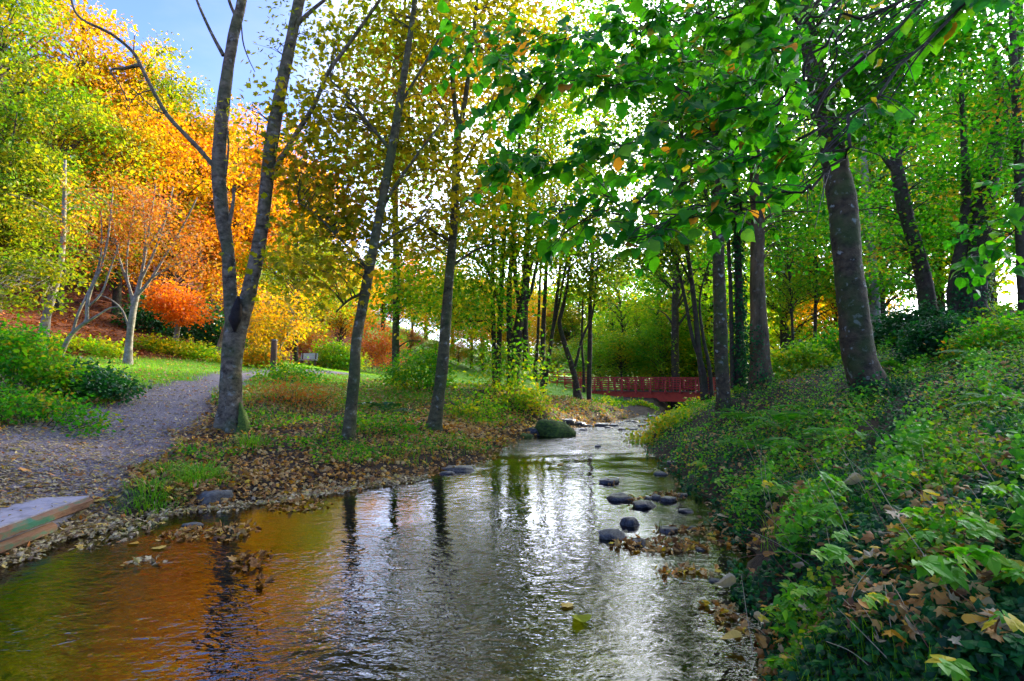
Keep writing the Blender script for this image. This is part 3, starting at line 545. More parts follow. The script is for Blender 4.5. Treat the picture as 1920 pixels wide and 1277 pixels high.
tK = tree('beech_tree', 'thickest leaning trunk with pale lichen patches on the right bank slope',
     [[(1645, 756, 62), (1630, 725, 56), (1613, 680, 53), (1602, 600, 52), (1592, 520, 51), (1585, 430, 50), (1577, 370, 48), (1565, 300, 46), (1549, 220, 37), (1531, 140, 33), (1514, 60, 30), (1510, -20, 27), (1516, -150, 20), (1525, -320, 10)]], 9.3, B_BEECH,
     limbs=[[(1556, 300, 18), (1563, 282, 14), (1561, 268, 8)], [(1520, 70, 12), (1480, 20, 9), (1440, -10, 6)], [(1535, 180, 9), (1500, 150, 6), (1470, 145, 3)], [(1549, 240, 8), (1610, 190, 6), (1660, 150, 5), (1700, 80, 3)], [(1515, 30, 12), (1580, -60, 9), (1650, -120, 6)]],
     blobs=[(1600, 110, 90, 90, 9, 1, 22), (1690, 120, 80, 90, 9, 1, 20), (1640, 230, 60, 50, 8.8, .7, 8), (1560, 20, 100, 60, 9, 1.2, 14), (1780, 60, 90, 70, 9, 1.1, 16), (1560, -150, 180, 110, 9.3, 1.4, 10)], leafmat_=GREEN, tpl=OVAL, size=.095, per=125, crad=.33, tint=(.38, .16), rb=.014, seed=37, flare=.5, nseg=20)
mb = MB(); rng = np.random.default_rng(5)
def ivy_on(root, pts, Yd, n, seed, rad, size=.055):
    r_ = np.random.default_rng(seed); P = crom(np.array([at(u, v, Yd) for u, v, w_ in pts]), 8); Rr = np.interp(np.linspace(0, 1, len(P)), np.linspace(0, 1, len(pts)), [w_ * .5 * Yd / F for u, v, w_ in pts])
    k = r_.integers(0, len(P), n); a = r_.uniform(0, 2 * PI, n); rr = Rr[k] * r_.uniform(.98, 1.25, n) + rad * r_.uniform(0, 1, n)
    C = P[k] + np.stack([np.cos(a) * rr, np.sin(a) * rr, r_.uniform(-.15, .15, n)], 1)
    m_ = MB(); nrm = np.stack([np.cos(a), np.sin(a), .4 + 0 * a], 1); leaves(m_, C, IVY, size * r_.uniform(.7, 1.3, n), np.clip(r_.normal(.4, .25, n), 0, 1), up=nrm, spread=.35, droop=1.2, rng=r_)
    return stuffp(m_.build('ivy_leaves', IVYM, root))
ivy_on(iv, [(1388, 722, 20), (1386, 565, 16), (1380, 380, 12)], 15, 1500, 3, .10, .075)
ivy_on(tJ, [(1428, 735, 46), (1415, 690, 40), (1412, 620, 28)], 13.9, 900, 4, .05)
ivy_on(tK, [(1652, 762, 80), (1648, 735, 66), (1632, 712, 56)], 9.2, 700, 5, .06)
tL = tree('oak_tree', 'dark curved trunk on the bank crest against the bright sun glow',
     [[(1744, 618, 31), (1739, 575, 28), (1732, 525, 27), (1718, 464, 25), (1705, 425, 24), (1694, 380, 23.5), (1683, 325, 22), (1677, 280, 18), (1670, 235, 11), (1668, 180, 9), (1672, 100, 7), (1680, 0, 5), (1688, -120, 3)]], 16, B_DARK,
     limbs=[[(1684, 328, 11), (1658, 296, 9), (1632, 252, 6), (1610, 220, 4)], [(1680, 300, 9), (1700, 260, 7), (1715, 215, 5)], [(1735, 540, 5), (1715, 520, 4), (1690, 510, 3)]],
     blobs=[(1790, 340, 80, 50, 16.5, 1.6, 10), (1640, 400, 60, 70, 17, 1.4, 10), (1640, 190, 70, 50, 16, 1.6, 12), (1720, 150, 80, 60, 16, 1.6, 14), (1760, 250, 60, 50, 16.4, 1.6, 8), (1680, 40, 120, 60, 16, 2, 16), (1650, 480, 50, 30, 17, 1.4, 8)], leafmat_=GREEN, size=.12, per=125, crad=.5, tint=(.52, .18), seed=41, flare=.4)
tM = tree('oak_tree', 'broad ivy-footed double trunk near the right edge of the picture',
     [[(1820, 605, 56), (1820, 560, 48), (1825, 510, 45), (1834, 440, 41), (1846, 370, 36), (1862, 300, 30), (1876, 235, 25), (1880, 190, 24), (1874, 150, 18), (1866, 110, 12), (1850, 50, 8), (1840, -40, 5)],
      [(1792, 600, 26), (1788, 550, 22), (1797, 490, 20), (1808, 420, 18), (1812, 340, 15), (1806, 240, 10), (1800, 100, 6), (1800, -50, 3)],
      [(1880, 210, 18), (1900, 150, 20), (1908, 80, 20), (1905, 0, 19), (1900, -120, 12)]], 15, B_DARK,
     limbs=[[(1874, 150, 8), (1850, 140, 6), (1840, 120, 5)], [(1900, 120, 9), (1880, 70, 7), (1850, 40, 5), (1815, 20, 3)], [(1880, 200, 6), (1850, 220, 4), (1820, 250, 3)]],
     blobs=[(1860, 330, 60, 60, 14.6, 1.5, 12), (1820, 200, 90, 70, 15, 1.5, 16), (1860, 60, 90, 60, 15, 1.6, 16), (1900, 420, 50, 50, 14, 1.3, 8), (1800, 430, 60, 40, 15.4, 1.4, 9), (1840, -120, 180, 90, 15, 2, 8)], leafmat_=GREEN, size=.12, per=125, crad=.48, tint=(.45, .18), seed=43, flare=.35)
ivy_on(tM, [(1815, 612, 70), (1818, 560, 52), (1826, 490, 44)], 14.8, 1100, 6, .08, .07)
tree('oak_tree', 'trunk cut by the right edge of the picture above the bank crest',
     [[(1925, 590, 22), (1918, 520, 20), (1915, 440, 18), (1912, 340, 17), (1908, 240, 15), (1902, 120, 12), (1895, 0, 8), (1890, -100, 4)]], 13.5, B_DARK,
     blobs=[(1900, 250, 50, 60, 13.2, 1, 8), (1890, 130, 60, 60, 13.2, 1, 8)], leafmat_=GREEN, size=.11, per=125, crad=.42, tint=(.5, .18), seed=47, flare=.3)
tree('beech_tree', 'pale trunk in the misty light behind the thick lichen-patched trunk',
     [[(1640, 600, 24), (1637, 560, 21), (1634, 500, 19), (1630, 430, 17), (1622, 330, 13), (1615, 200, 9), (1610, 60, 5)]], 24, B_PALE,
     blobs=[(1640, 520, 45, 40, 23, 2, 10), (1600, 430, 70, 60, 24, 2, 16), (1640, 330, 80, 70, 24, 2.5, 14)], leafmat_=LIME, size=.2, per=70, crad=.55, tint=(.3, .2), seed=51, flare=.3)

# left slope
tP = tree('rowan_tree', 'slender tree with fan of bare rusty branches at the lawn edge on the left',
     [[(240, 684, 16), (241, 655, 13), (245, 615, 12), (251, 575, 11), (258, 548, 9), (266, 510, 6), (275, 460, 4.5), (284, 400, 3), (292, 345, 2)]], 20, B_PALE,
     limbs=[[(250, 578, 7), (243, 540, 5), (225, 490, 4), (215, 440, 3), (205, 380, 2)], [(256, 556, 7), (285, 520, 5), (315, 470, 4), (345, 420, 3), (370, 370, 2)], [(253, 570, 6), (238, 520, 4), (240, 460, 3.5), (250, 400, 2.5), (255, 350, 1.5)],
       [(262, 530, 5), (290, 470, 4), (310, 410, 3), (325, 350, 2)], [(268, 500, 4), (272, 440, 3), (268, 380, 2)], [(280, 525, 4), (310, 505, 3), (345, 490, 2), (375, 480, 1.5)], [(240, 610, 4), (228, 580, 3), (205, 560, 2), (180, 552, 1.5)], [(272, 470, 3), (300, 430, 2.5), (320, 390, 1.5)]],
     blobs=[(300, 430, 80, 80, 20, 1.8, 40), (240, 400, 60, 70, 20, 1.6, 26), (340, 480, 50, 50, 19.6, 1.4, 16), (210, 480, 40, 50, 20, 1.4, 10)], leafmat_=RUST, size=.11, per=55, crad=.4, tint=(.5, .22), seed=53, flare=.4, nseg=10, rb=.014)
tree('beech_tree', 'leaning pale trunk at the far left on the rust-coloured leafy slope',
     [[(82, 618, 17), (88, 590, 14), (98, 555, 13), (107, 525, 11), (116, 480, 9), (120, 400, 7), (122, 300, 5)]], 22, B_PALE,
     blobs=[(60, 500, 80, 25, 20.5, 1.6, 16), (40, 560, 50, 22, 19, 1.2, 8), (110, 400, 70, 70, 22, 2, 20)], leafmat_=HILLG, size=.16, per=80, crad=.45, tint=(.55, .25), seed=57, flare=.4, nseg=10)
tree('hazel_tree', 'several thin bare stems leaning right from the rust-coloured slope',
     [[(112, 658, 9), (130, 632, 8), (150, 612, 7), (162, 600, 7), (164, 570, 6), (172, 540, 5), (188, 505, 4.5), (200, 460, 4), (207, 410, 3), (212, 350, 2)], [(135, 628, 5), (146, 590, 5), (160, 560, 4.5), (178, 520, 4), (190, 470, 3), (190, 400, 2)], [(160, 606, 5), (185, 590, 4), (205, 578, 3), (225, 575, 2)], [(165, 575, 4), (190, 550, 3.5), (205, 510, 3), (222, 460, 2)]],
     19, B_PALE, blobs=[(190, 470, 40, 50, 19, 1.4, 9), (200, 380, 40, 50, 19, 1.4, 8)], leafmat_=RUST, size=.11, per=35, crad=.45, tint=(.4, .22), seed=59, flare=.2, nseg=7)
tree('maple_tree', 'small maple with a low bright orange-red crown and pale leaning trunk',
     [[(328, 652, 12), (331, 630, 10), (337, 600, 9), (341, 580, 7), (345, 555, 4)]], 26, B_PALE, blobs=[(335, 575, 38, 22, 25.5, 1.3, 26), (325, 548, 30, 16, 26, 1.2, 12), (350, 596, 22, 10, 25.3, .8, 7)], leafmat_=REDOR, size=.15, per=80, crad=.3, tint=(.5, .25), seed=61, flare=.3, nseg=9)
tree('birch_tree', 'short leaning pale trunk close behind the twin-stemmed tree',
     [[(405, 668, 11), (411, 650, 9), (419, 622, 8), (428, 595, 6), (440, 550, 4)]], 27, B_PALE, blobs=[(450, 560, 45, 30, 27, 1.6, 14), (480, 600, 40, 30, 27, 1.4, 12)], leafmat_=GOLD, size=.16, per=70, crad=.45, tint=(.5, .25), seed=63, flare=.2, nseg=8)
tree('hazel_tree', 'small bushy golden tree with leaning pale stem behind the wooden post',
     [[(514, 672, 8), (522, 655, 7), (533, 635, 6), (542, 620, 5), (550, 590, 3)]], 30, B_PALE, blobs=[(510, 620, 50, 35, 30, 1.8, 26), (545, 590, 40, 35, 30, 1.6, 18), (490, 650, 30, 20, 29.5, 1.2, 8)], leafmat_=GOLD, size=.17, per=75, crad=.5, tint=(.35, .3), seed=65, flare=.2, nseg=7)

# ------------------------------------------------------------------ background trees: a few grown forms, copied as individuals
def grown(seed, h, r, z0, trunk_r, nclus, per, crad, size, shape=1.0, lean=.3, tpl=RHOMB, bark=B_DARK):
    rng = np.random.default_rng(seed)
    P = crom(np.array([[0, 0, -.6], [lean * .1, 0, h * .25], [lean * .5, rng.normal(0, .1), h * .55], [lean, rng.normal(0, .2), h * .96]]), 6)
    RR = np.interp(np.linspace(0, 1, len(P)), [0, .1, 1], [trunk_r * 1.35, trunk_r, .03]); tb = MB(); tube(tb, P, RR, 9, .06, seed)
    bb = MB(); lb = MB(); LP = []; LD = []; LT = []
    for i in range(nclus):
        q = rng.normal(0, 1, 3); q /= np.linalg.norm(q); q *= rng.uniform(.1, 1) ** .4
        zc = (z0 + h) / 2 + q[2] * (h - z0) / 2; prof = 1.0 - .45 * max(0, (zc - z0) / (h - z0) - .5) * shape
        c = np.array([q[0] * r * prof + lean * zc / h, q[1] * r * prof, zc])
        za = max(z0 * .6, zc - .55 * np.hypot(c[0], c[1]) - .3); j = int(np.argmin(abs(P[:, 2] - za)))
        branch_to(bb, P[j], c, min(.05, RR[j] * .6), rng, 4)
        m_ = int(per * rng.uniform(.5, 1.4)); off = rng.normal(0, crad, (m_, 3)) * np.array([1, 1, .6]); LP.append(c + off); LD.append(off)
        LT.append(np.clip(rng.normal(.45, .2) + rng.normal(0, .13, m_), 0, 1))
    LP = np.vstack(LP); leaves(lb, LP, tpl, size * np.clip(rng.lognormal(-.12, .38, len(LP)), .35, 1.9), np.concatenate(LT), dirs=norm(np.vstack(LD)), rng=rng)
    return dict(h=h, trunk=tb.mesh('trunk', bark, smooth=True), branches=bb.mesh('branches', bark), crown=lb.mesh('crown', HILLG))
FORMS = [grown(101, 14, 4.3, 2.0, .24, 120, 150, .48, .18), grown(102, 15, 3.6, 2.6, .22, 110, 150, .46, .18, 1.3, -.5), grown(103, 12, 4.8, 1.6, .2, 120, 150, .5, .18, .8, .6),
         grown(104, 11, 2.1, 3.2, .11, 60, 80, .5, .17, .7, .8), grown(105, 13, 2.4, 4.2, .13, 70, 80, .5, .17, .7, -.9), grown(106, 8, 3.0, .7, .12, 90, 110, .5, .17, .6, .3),
         grown(107, 15, 3.8, 3.5, .17, 110, 42, .6, .15, .8, .5), grown(108, 14, 3.2, 4.0, .15, 90, 42, .55, .15, .8, -.7)]
_placed = {}
def bgtree(name, label, u, vtop, Yd, form, mat, cat='tree', group=None, rot=None, bark=None, wide=1.0, x=None):
    f = FORMS[form]; T = at(u, vtop, Yd); xx = T[0] if x is None else x
    z0 = h1(xx, Yd); s = max(.35, (T[2] - z0) / f['h'])
    root = empty(name, (xx, Yd, z0), label, cat, group); root.rotation_euler = (0, 0, random.uniform(0, 6.28) if rot is None else rot); root.scale = (s * wide, s * wide, s)
    for part, me in (('trunk', f['trunk']), ('branches', f['branches']), ('crown', f['crown'])):
        o = link(part, me, root)
        if part != 'trunk': o['kind'] = 'stuff'
        mm = mat if part == 'crown' else bark
        if mm is not None: o.material_slots[0].link = 'OBJECT'; o.material_slots[0].material = mm
    return root
G_H = 'trees covering the left hillside'
for lab, u, v, Yd, f, mat in [
    ('yellow-green tree hanging over the far left edge above the green bushes', 15, 190, 25, 0, HILLG), ('olive-green tree filling the upper left corner', 30, -90, 31, 1, HILLG),
    ('green and gold tree behind the leaning hazel stems', 130, 170, 29, 2, HILLG), ('golden tree directly above the rusty fan-branched tree', 235, 165, 33, 0, GOLD),
    ('deep orange tree left of the twin-stemmed tree', 335, 215, 36, 2, ORANGE), ('orange tree seen between the two stems of the twin-stemmed tree', 440, 235, 42, 0, ORANGE),
    ('tall golden tree on the skyline at the upper left', 175, -30, 40, 1, GOLD), ('golden tree whose top meets blue sky left of the bare branch', 255, 40, 42, 0, GOLD),
    ('olive-gold tree on the skyline just left of the left stem', 335, 105, 43, 1, HILLG), ('amber tree on the skyline behind the left stem', 400, 175, 46, 0, GOLD),
    ('orange-tipped tree on the skyline between the twin stems', 465, 195, 50, 2, ORANGE), ('bright yellow tree right of the twin-stemmed tree', 535, 265, 48, 0, GOLD),
    ('golden tree behind the leftmost leaning maple', 610, 345, 54, 1, GOLD), ('low yellow-green tree above the wooden post', 560, 420, 40, 2, HILLG),
    ('gold-green tree high on the slope at the left edge', -40, 20, 38, 0, HILLG), ('shaded green tree low on the slope at the left edge', -70, 300, 24, 2, HILLG), ('golden-green tree just beyond the left edge of the picture', -260, 120, 26, 0, HILLG), ('amber tree beyond the left edge higher on the slope', -230, -40, 36, 1, GOLD), ('yellow tree on the slope outside the left edge', -480, 60, 30, 2, GOLD)]:
    bgtree('hillside_tree', lab, u, v, Yd, f, mat, group=G_H)
G_M = 'trees beyond the meadow'
for lab, u, v, Yd, f, mat in [
    ('orange tree on the far slope right of the leaning maple', 685, 470, 70, 0, ORANGE), ('yellow tree above the bench bushes', 640, 500, 52, 2, GOLD), ('pink-orange tall tree far off beside the slim straight trunk', 775, 455, 85, 1, ORANGE),
    ('green-gold tree beyond the meadow behind the mottled maple', 835, 500, 72, 2, HILLG), ('bright yellow tree beyond the meadow left of the dark clump', 885, 520, 64, 0, GOLD), ('golden tree glimpsed through the dark stem clump', 960, 500, 70, 0, GOLD),
    ('orange-gold tree beyond the meadow right of the dark clump', 1030, 560, 85, 2, ORANGE), ('yellow-green tree above the left end of the red bridge', 1075, 570, 80, 2, HILLG)]:
    bgtree('meadow_edge_tree', lab, u, v, Yd, f, mat, group=G_M)
for k, (u, v, Yd, f, mat) in enumerate([(560, 440, 95, 0, GOLD), (620, 470, 100, 2, ORANGE), (670, 480, 105, 1, GOLD), (720, 470, 95, 0, HILLG), (745, 500, 100, 2, GOLD), (800, 490, 110, 0, ORANGE), (850, 470, 100, 1, GOLD), (905, 480, 110, 0, HILLG), (940, 520, 95, 2, GOLD), (990, 500, 115, 1, LIME), (1035, 520, 105, 0, GOLD), (1085, 500, 90, 0, LIME), (1150, 480, 84, 2, LIME), (1130, 590, 100, 0, LIME), (1180, 570, 110, 1, LIME), (1225, 540, 95, 0, LIME), (1275, 520, 105, 2, LIME), (1320, 500, 95, 1, LIME), (1370, 480, 90, 0, LIME), (1420, 500, 80, 2, LIME), (1470, 480, 75, 0, LIME), (1520, 520, 70, 2, LIME), (1575, 500, 66, 0, GOLD)]):
    bgtree('far_tree', 'distant tree in the soft wall of foliage beyond the meadow and bridge', u, v, Yd, f, mat, group='far wall of trees', wide=1.5)
for lab, u, v, Yd, f, mat in [('tall green tree behind the hanging linden boughs', 1255, 60, 42, 6, LIME)]:
    bgtree('woodland_tree', lab, u, v, Yd, f, mat, group=G_M)
for k, (u, v, Yd, mat) in enumerate([(600, 630, 62, LIME), (640, 640, 60, GOLD), (685, 625, 64, HILLG), (730, 640, 58, LIME), (770, 630, 64, RUST), (815, 635, 60, HILLG), (860, 650, 66, GOLD), (905, 640, 62, HILLG), (950, 645, 66, LIME), (1000, 640, 60, HILLG), (1045, 650, 64, HILLG), (1090, 640, 62, LIME)]):
    bgtree('hedge_bush', 'rounded bush in the line of undergrowth along the far side of the meadow', u, v, Yd, 5, mat, 'shrub', 'undergrowth beyond the meadow', wide=1.7)
for k, (u, v, Yd, mat) in enumerate([(1125, 640, 50, LIME), (1165, 620, 47, LIME), (1205, 630, 49, LIME), (1245, 610, 47, LIME), (1285, 625, 46, LIME), (1325, 600, 47, LIME), (1410, 620, 40, LIME), (1470, 610, 34, LIME)]):
    bgtree('thicket_bush', 'leafy yellow-green bush low in the thicket just behind the red bridge', u, v, Yd, 5, mat, 'shrub', 'bushes behind the bridge', wide=1.6)
G_T = 'slender trees behind the red bridge'
_ord = ['leftmost', 'second', 'third', 'fourth', 'fifth', 'sixth', 'seventh', 'eighth', 'ninth', 'tenth', 'eleventh', 'twelfth', 'rightmost']
for k, (u, v, Yd, f, mat) in enumerate(sorted([(1150, 520, 55, 3, LIME), (1172, 470, 50, 4, LIME), (1198, 500, 52, 3, LIME), (1222, 480, 48, 4, LIME), (1248, 540, 50, 3, GOLD), (1272, 470, 52, 4, LIME), (1300, 520, 56, 3, GOLD), (1335, 440, 50, 4, LIME), (1240, 590, 44, 5, LIME), (1290, 600, 46, 5, LIME), (1190, 610, 58, 5, LIME), (1120, 600, 60, 5, HILLG), (1370, 560, 48, 5, LIME)], key=lambda q: q[0])):
    bgtree('thicket_tree', ('slender golden' if mat is GOLD else 'slender yellow-green') + ' tree behind the red bridge, ' + _ord[k] + ('' if k in (0, 12) else ' from the left') + ' of that thicket', u, v, Yd, f, mat, group=G_T)
G_R = 'sunlit trees beyond the right bank'
for lab, u, v, Yd, f, mat in [
    ('lime-green young tree right of the ridged pale brown trunk', 1480, 380, 24, 4, LIME), ('dark slender trunk with green crown left of the thick leaning trunk', 1518, 330, 27, 4, GREEN), ('broad green tree behind the ridged trunk', 1460, 200, 32, 0, LIME),
    ('yellow-lit low tree behind the thick leaning trunk', 1560, 480, 34, 5, GOLD), ('green tree just right of the thick leaning trunk', 1640, 200, 30, 1, GREEN), ('gold-green tree beside the sun glow', 1715, 330, 38, 4, GOLD),
    ('tall tree with green-gold crown at the upper right', 1835, 60, 30, 0, LIME), ('gold-edged tree behind the double trunk', 1790, 330, 30, 4, LIME), ('green tree beyond the crest at the right edge', 1940, 60, 26, 1, GREEN), ('broad green crown between the curved trunk and the double trunk', 1740, 90, 34, 0, GREEN), ('bright lime tree behind the thick leaning trunk', 1555, 150, 36, 1, LIME), ('tall green tree far behind the water edge trunk', 1330, 300, 44, 0, LIME), ('green tree above the right end of the bridge', 1230, 360, 60, 7, LIME)]:
    bgtree('woodland_tree', lab, u, v, Yd, f, mat, group=G_R)

# ------------------------------------------------------------------ shrubs, ferns
def shrub(name, label, u, v, Yd, ru, rv, mat, n, per, size, tint=(.45, .2), tpl=OVAL, crad=.16, seed=1, ry=None, cat='shrub', group=None):
    rng = np.random.default_rng(seed); b = at(u, v, Yd); b[2] = h1(b[0], b[1]); k = Yd / F
    root = empty(name, tuple(b), label, cat, group); sm_ = MB(); lm = MB(); LP = []; LD = []; LT = []
    for i in range(n):
        a = rng.uniform(0, 2 * PI); q = math.sqrt(rng.uniform(0, 1)); hh = rv * k * rng.uniform(.25, 1) * (1 - .5 * q * q)
        x = b[0] + math.cos(a) * q * ru * k; y = b[1] + math.sin(a) * q * (ry or ru * k * .7); zg = h1(x, y); c = np.array([x, y, zg + hh])
        base = np.array([b[0] + (x - b[0]) * .6, b[1] + (y - b[1]) * .6, 0]); base[2] = h1(base[0], base[1]) - .02
        tube(sm_, crom(np.array([base, base * .5 + c * .5 + rng.normal(0, .04, 3), c]), 3), np.linspace(.008, .003, 7), 4)
        m_ = int(per * rng.uniform(.6, 1.4)); off = rng.normal(0, crad, (m_, 3)) * np.array([1, 1, .7]); LP.append(c + off); LD.append(off); LT.append(np.clip(rng.normal(tint[0], tint[1]) + rng.normal(0, .12, m_), 0, 1))
    stuffp(sm_.build('stems', TWIG, root)); LP = np.vstack(LP)
    hz = H(LP[:, 0], LP[:, 1]); LP[:, 2] = np.maximum(LP[:, 2], hz + .02)
    leaves(lm, LP, tpl, size * rng.uniform(.6, 1.3, len(LP)), np.concatenate(LT), dirs=norm(np.vstack(LD)), rng=rng); stuffp(lm.build('foliage', mat, root)); return root
shrub('leafy_shrub', 'bright green bush at the left edge beside the path', 15, 770, 11, 105, 135, GREEN, 70, 60, .09, (.6, .15), seed=1)
shrub('leafy_shrub', 'low blue-green bush along the left side of the path', 150, 765, 12, 85, 60, DGREEN, 60, 60, .09, (.6, .25), seed=2)
shrub('leafy_shrub', 'lime-green bush above the blue-green bush on the left', 30, 690, 15, 90, 70, LIME, 60, 60, .10, (.25, .2), seed=3)
shrub('leafy_shrub', 'low green fringe where the bushes meet the path on the left', 60, 800, 9.6, 120, 50, GREEN, 50, 50, .07, (.5, .2), seed=4)
shrub('evergreen_shrub', 'dark evergreen bush under the small orange-red maple', 385, 655, 30, 60, 75, DGREEN, 60, 80, .16, (.3, .2), crad=.35, seed=5)
shrub('evergreen_shrub', 'dark evergreen bush left of the small orange-red maple', 285, 650, 31, 50, 70, DGREEN, 50, 80, .16, (.25, .2), crad=.35, seed=6)
shrub('leafy_shrub', 'yellow-green low hedge at the foot of the rust-coloured slope', 340, 672, 25, 90, 26, LIME, 60, 60, .12, (.6, .2), crad=.22, seed=7, ry=1.0)
shrub('leafy_shrub', 'yellow-green patch of low plants left of the slender lawn tree', 170, 665, 21, 70, 24, LIME, 36, 50, .12, (.65, .2), crad=.2, seed=8, ry=.8)
shrub('leafy_shrub', 'golden bush between the twin-stemmed tree and the post', 485, 690, 26, 30, 40, GOLD, 30, 60, .12, (.3, .3), crad=.25, seed=9)
shrub('leafy_shrub', 'pale green bush right of the bench', 635, 690, 42, 45, 50, LIME, 60, 70, .18, (.5, .2), crad=.4, seed=10)
shrub('leafy_shrub', 'brownish twiggy bush behind the bench', 570, 672, 46, 40, 60, RUST, 40, 60, .17, (.3, .2), crad=.45, seed=11)
shrub('leafy_shrub', 'rosy brown bush between the leaning maple and slim straight trunk', 705, 690, 46, 45, 110, RUST, 60, 60, .18, (.6, .2), crad=.5, seed=12)
shrub('leafy_shrub', 'green bush right of the slim straight trunk', 790, 735, 19, 60, 70, LIME, 60, 60, .10, (.25, .25), crad=.22, seed=13)
shrub('leafy_shrub', 'yellow-leaved bush at the foot of the dark stem clump', 985, 755, 18, 42, 40, LIME, 36, 36, .09, (.6, .25), crad=.2, seed=14)
shrub('leafy_shrub', 'trailing yellow-green plants on the bank left of the dark clump', 900, 775, 16, 60, 38, LIME, 40, 36, .075, (.3, .3), crad=.18, seed=15)
shrub('leafy_shrub', 'bush with mixed leaves in front of the left end of the bridge girder', 1135, 768, 27, 26, 16, LIME, 22, 40, .12, (.5, .3), crad=.25, seed=16)
shrub('leafy_shrub', 'yellow-green leafy plants at the water edge below the right end of the bridge', 1245, 830, 14.2, 62, 16, LIME, 44, 40, .09, (.7, .2), crad=.14, seed=18, ry=1.0)
shrub('leafy_shrub', 'shaded green plants on the bank beneath the bridge girder', 1180, 776, 34, 50, 4, LIME, 36, 36, .13, (.3, .25), crad=.12, seed=31, ry=1.2)
shrub('leafy_shrub', 'green plants by the water just beyond the bridge', 1235, 764, 46, 60, 14, LIME, 60, 60, .2, (.35, .25), crad=.3, seed=32, ry=3.0)
shrub('leafy_shrub', 'green plants at the foot of the bowed trunk', 1315, 795, 17, 36, 22, LIME, 36, 40, .09, (.5, .25), crad=.14, seed=19)
shrub('leafy_shrub', 'dark green bush behind the bank left of the thick leaning trunk', 1560, 700, 16, 70, 60, GREEN, 70, 60, .09, (.4, .2), crad=.22, seed=20)
shrub('leafy_shrub', 'dense dark bush right of the thick leaning trunk', 1690, 650, 15, 75, 60, DGREEN, 80, 70, .09, (.4, .2), crad=.2, seed=21)
shrub('leafy_shrub', 'yellow-green bush between the ridged trunk and the thick leaning trunk', 1495, 720, 15, 45, 60, LIME, 50, 60, .09, (.45, .2), crad=.22, seed=22)
shrub('ivy_mound', 'ivy-covered stump mound below the double trunk', 1755, 720, 11.3, 55, 85, IVYM, 90, 60, .06, (.35, .2), IVY, .13, 23)
shrub('leafy_shrub', 'green plants on the bank crest at the right edge', 1880, 650, 10, 80, 60, GREEN, 60, 50, .07, (.5, .2), crad=.16, seed=24)
shrub('leafy_shrub', 'yellowing low plants on the bank below the leaning maple', 720, 815, 12.2, 80, 22, LIME, 40, 30, .065, (.15, .2), crad=.15, seed=25)
shrub('leafy_shrub', 'brown seed-headed weeds right of the twin-stemmed tree', 560, 760, 14.5, 75, 50, RUST, 50, 30, .07, (.3, .3), crad=.18, seed=26)
shrub('leafy_shrub', 'green weeds at the foot of the wooden post', 540, 730, 19, 60, 35, LIME, 50, 40, .09, (.3, .3), crad=.2, seed=27)

def frond_mesh(seed, npair=22):
    rng = np.random.default_rng(seed); mb_ = MB(); s = np.linspace(0, 1, npair)
    P = np.stack([0 * s, s * .85, .55 * s - .55 * s ** 2.2], 1); tube(mb_, P, np.linspace(.006, .002, npair), 3, att=.6)
    for i in range(2, npair):
        ln = .26 * math.sin(PI * min(1, .18 + .82 * (1 - s[i]) ** .8)) * (1.15 - s[i] * .6)
        for sg in (-1, 1):
            a = P[i]; tip = a + np.array([sg * ln, .06 + .03 * rng.normal(), -.25 * ln + .02 * rng.normal()]); mid = (a + tip) / 2
            wv = np.array([0, .030, 0.006])
            mb_.add(np.array([a, mid - wv * .7, tip, mid + wv]), np.array([[0, 1, 2], [0, 2, 3]]), np.clip(.4 + .2 * rng.normal(), 0, 1))
    return mb_.mesh('frond', FERNM)
FRONDS = [frond_mesh(k) for k in range(3)]
def fern(label, u, v, sc, n=9, Yd=None, mat=None):
    b = grd(u, v) if Yd is None else at(u, v, Yd); b[2] = h1(b[0], b[1]); root = empty('fern', tuple(b), label, 'fern', 'ferns on the stream banks')
    for i in range(n):
        a = i * 2 * PI / n + random.uniform(-.3, .3); o = link('frond', FRONDS[i % 3], root, (0, 0, 0), (random.uniform(-.1, .35), random.uniform(-.15, .15), a), sc * random.uniform(.75, 1.15))
        if mat: o.material_slots[0].link = 'OBJECT'; o.material_slots[0].material = mat
for lab, u, v, s in [('dark fern between the leaning maple and the slim straight trunk', 730, 775, 1.0), ('fern clump left of the thick leaning trunk foot', 1545, 790, .9), ('feathery fern spreading over the bank below the ridged trunk', 1475, 810, .9), ('fern on the slope right of the thick leaning trunk', 1700, 700, .9),
    ('bright fern in the middle of the right bank', 1525, 850, .8), ('fern at the water edge side of the right bank', 1420, 850, .7), ('fern near the crest under the double trunk', 1860, 680, .9), ('fern left of the ivy mound', 1650, 690, .8), ('small fern below the thick leaning trunk', 1590, 830, .7), ('fern drooping over the lower right bank', 1470, 930, .55), ('fern at the foot of the water edge trunk', 1390, 790, .8), ('fern by the right edge halfway up the bank', 1890, 770, .6)]:
    fern(lab, u, v, s, mat=(DGREEN if u == 730 else None))

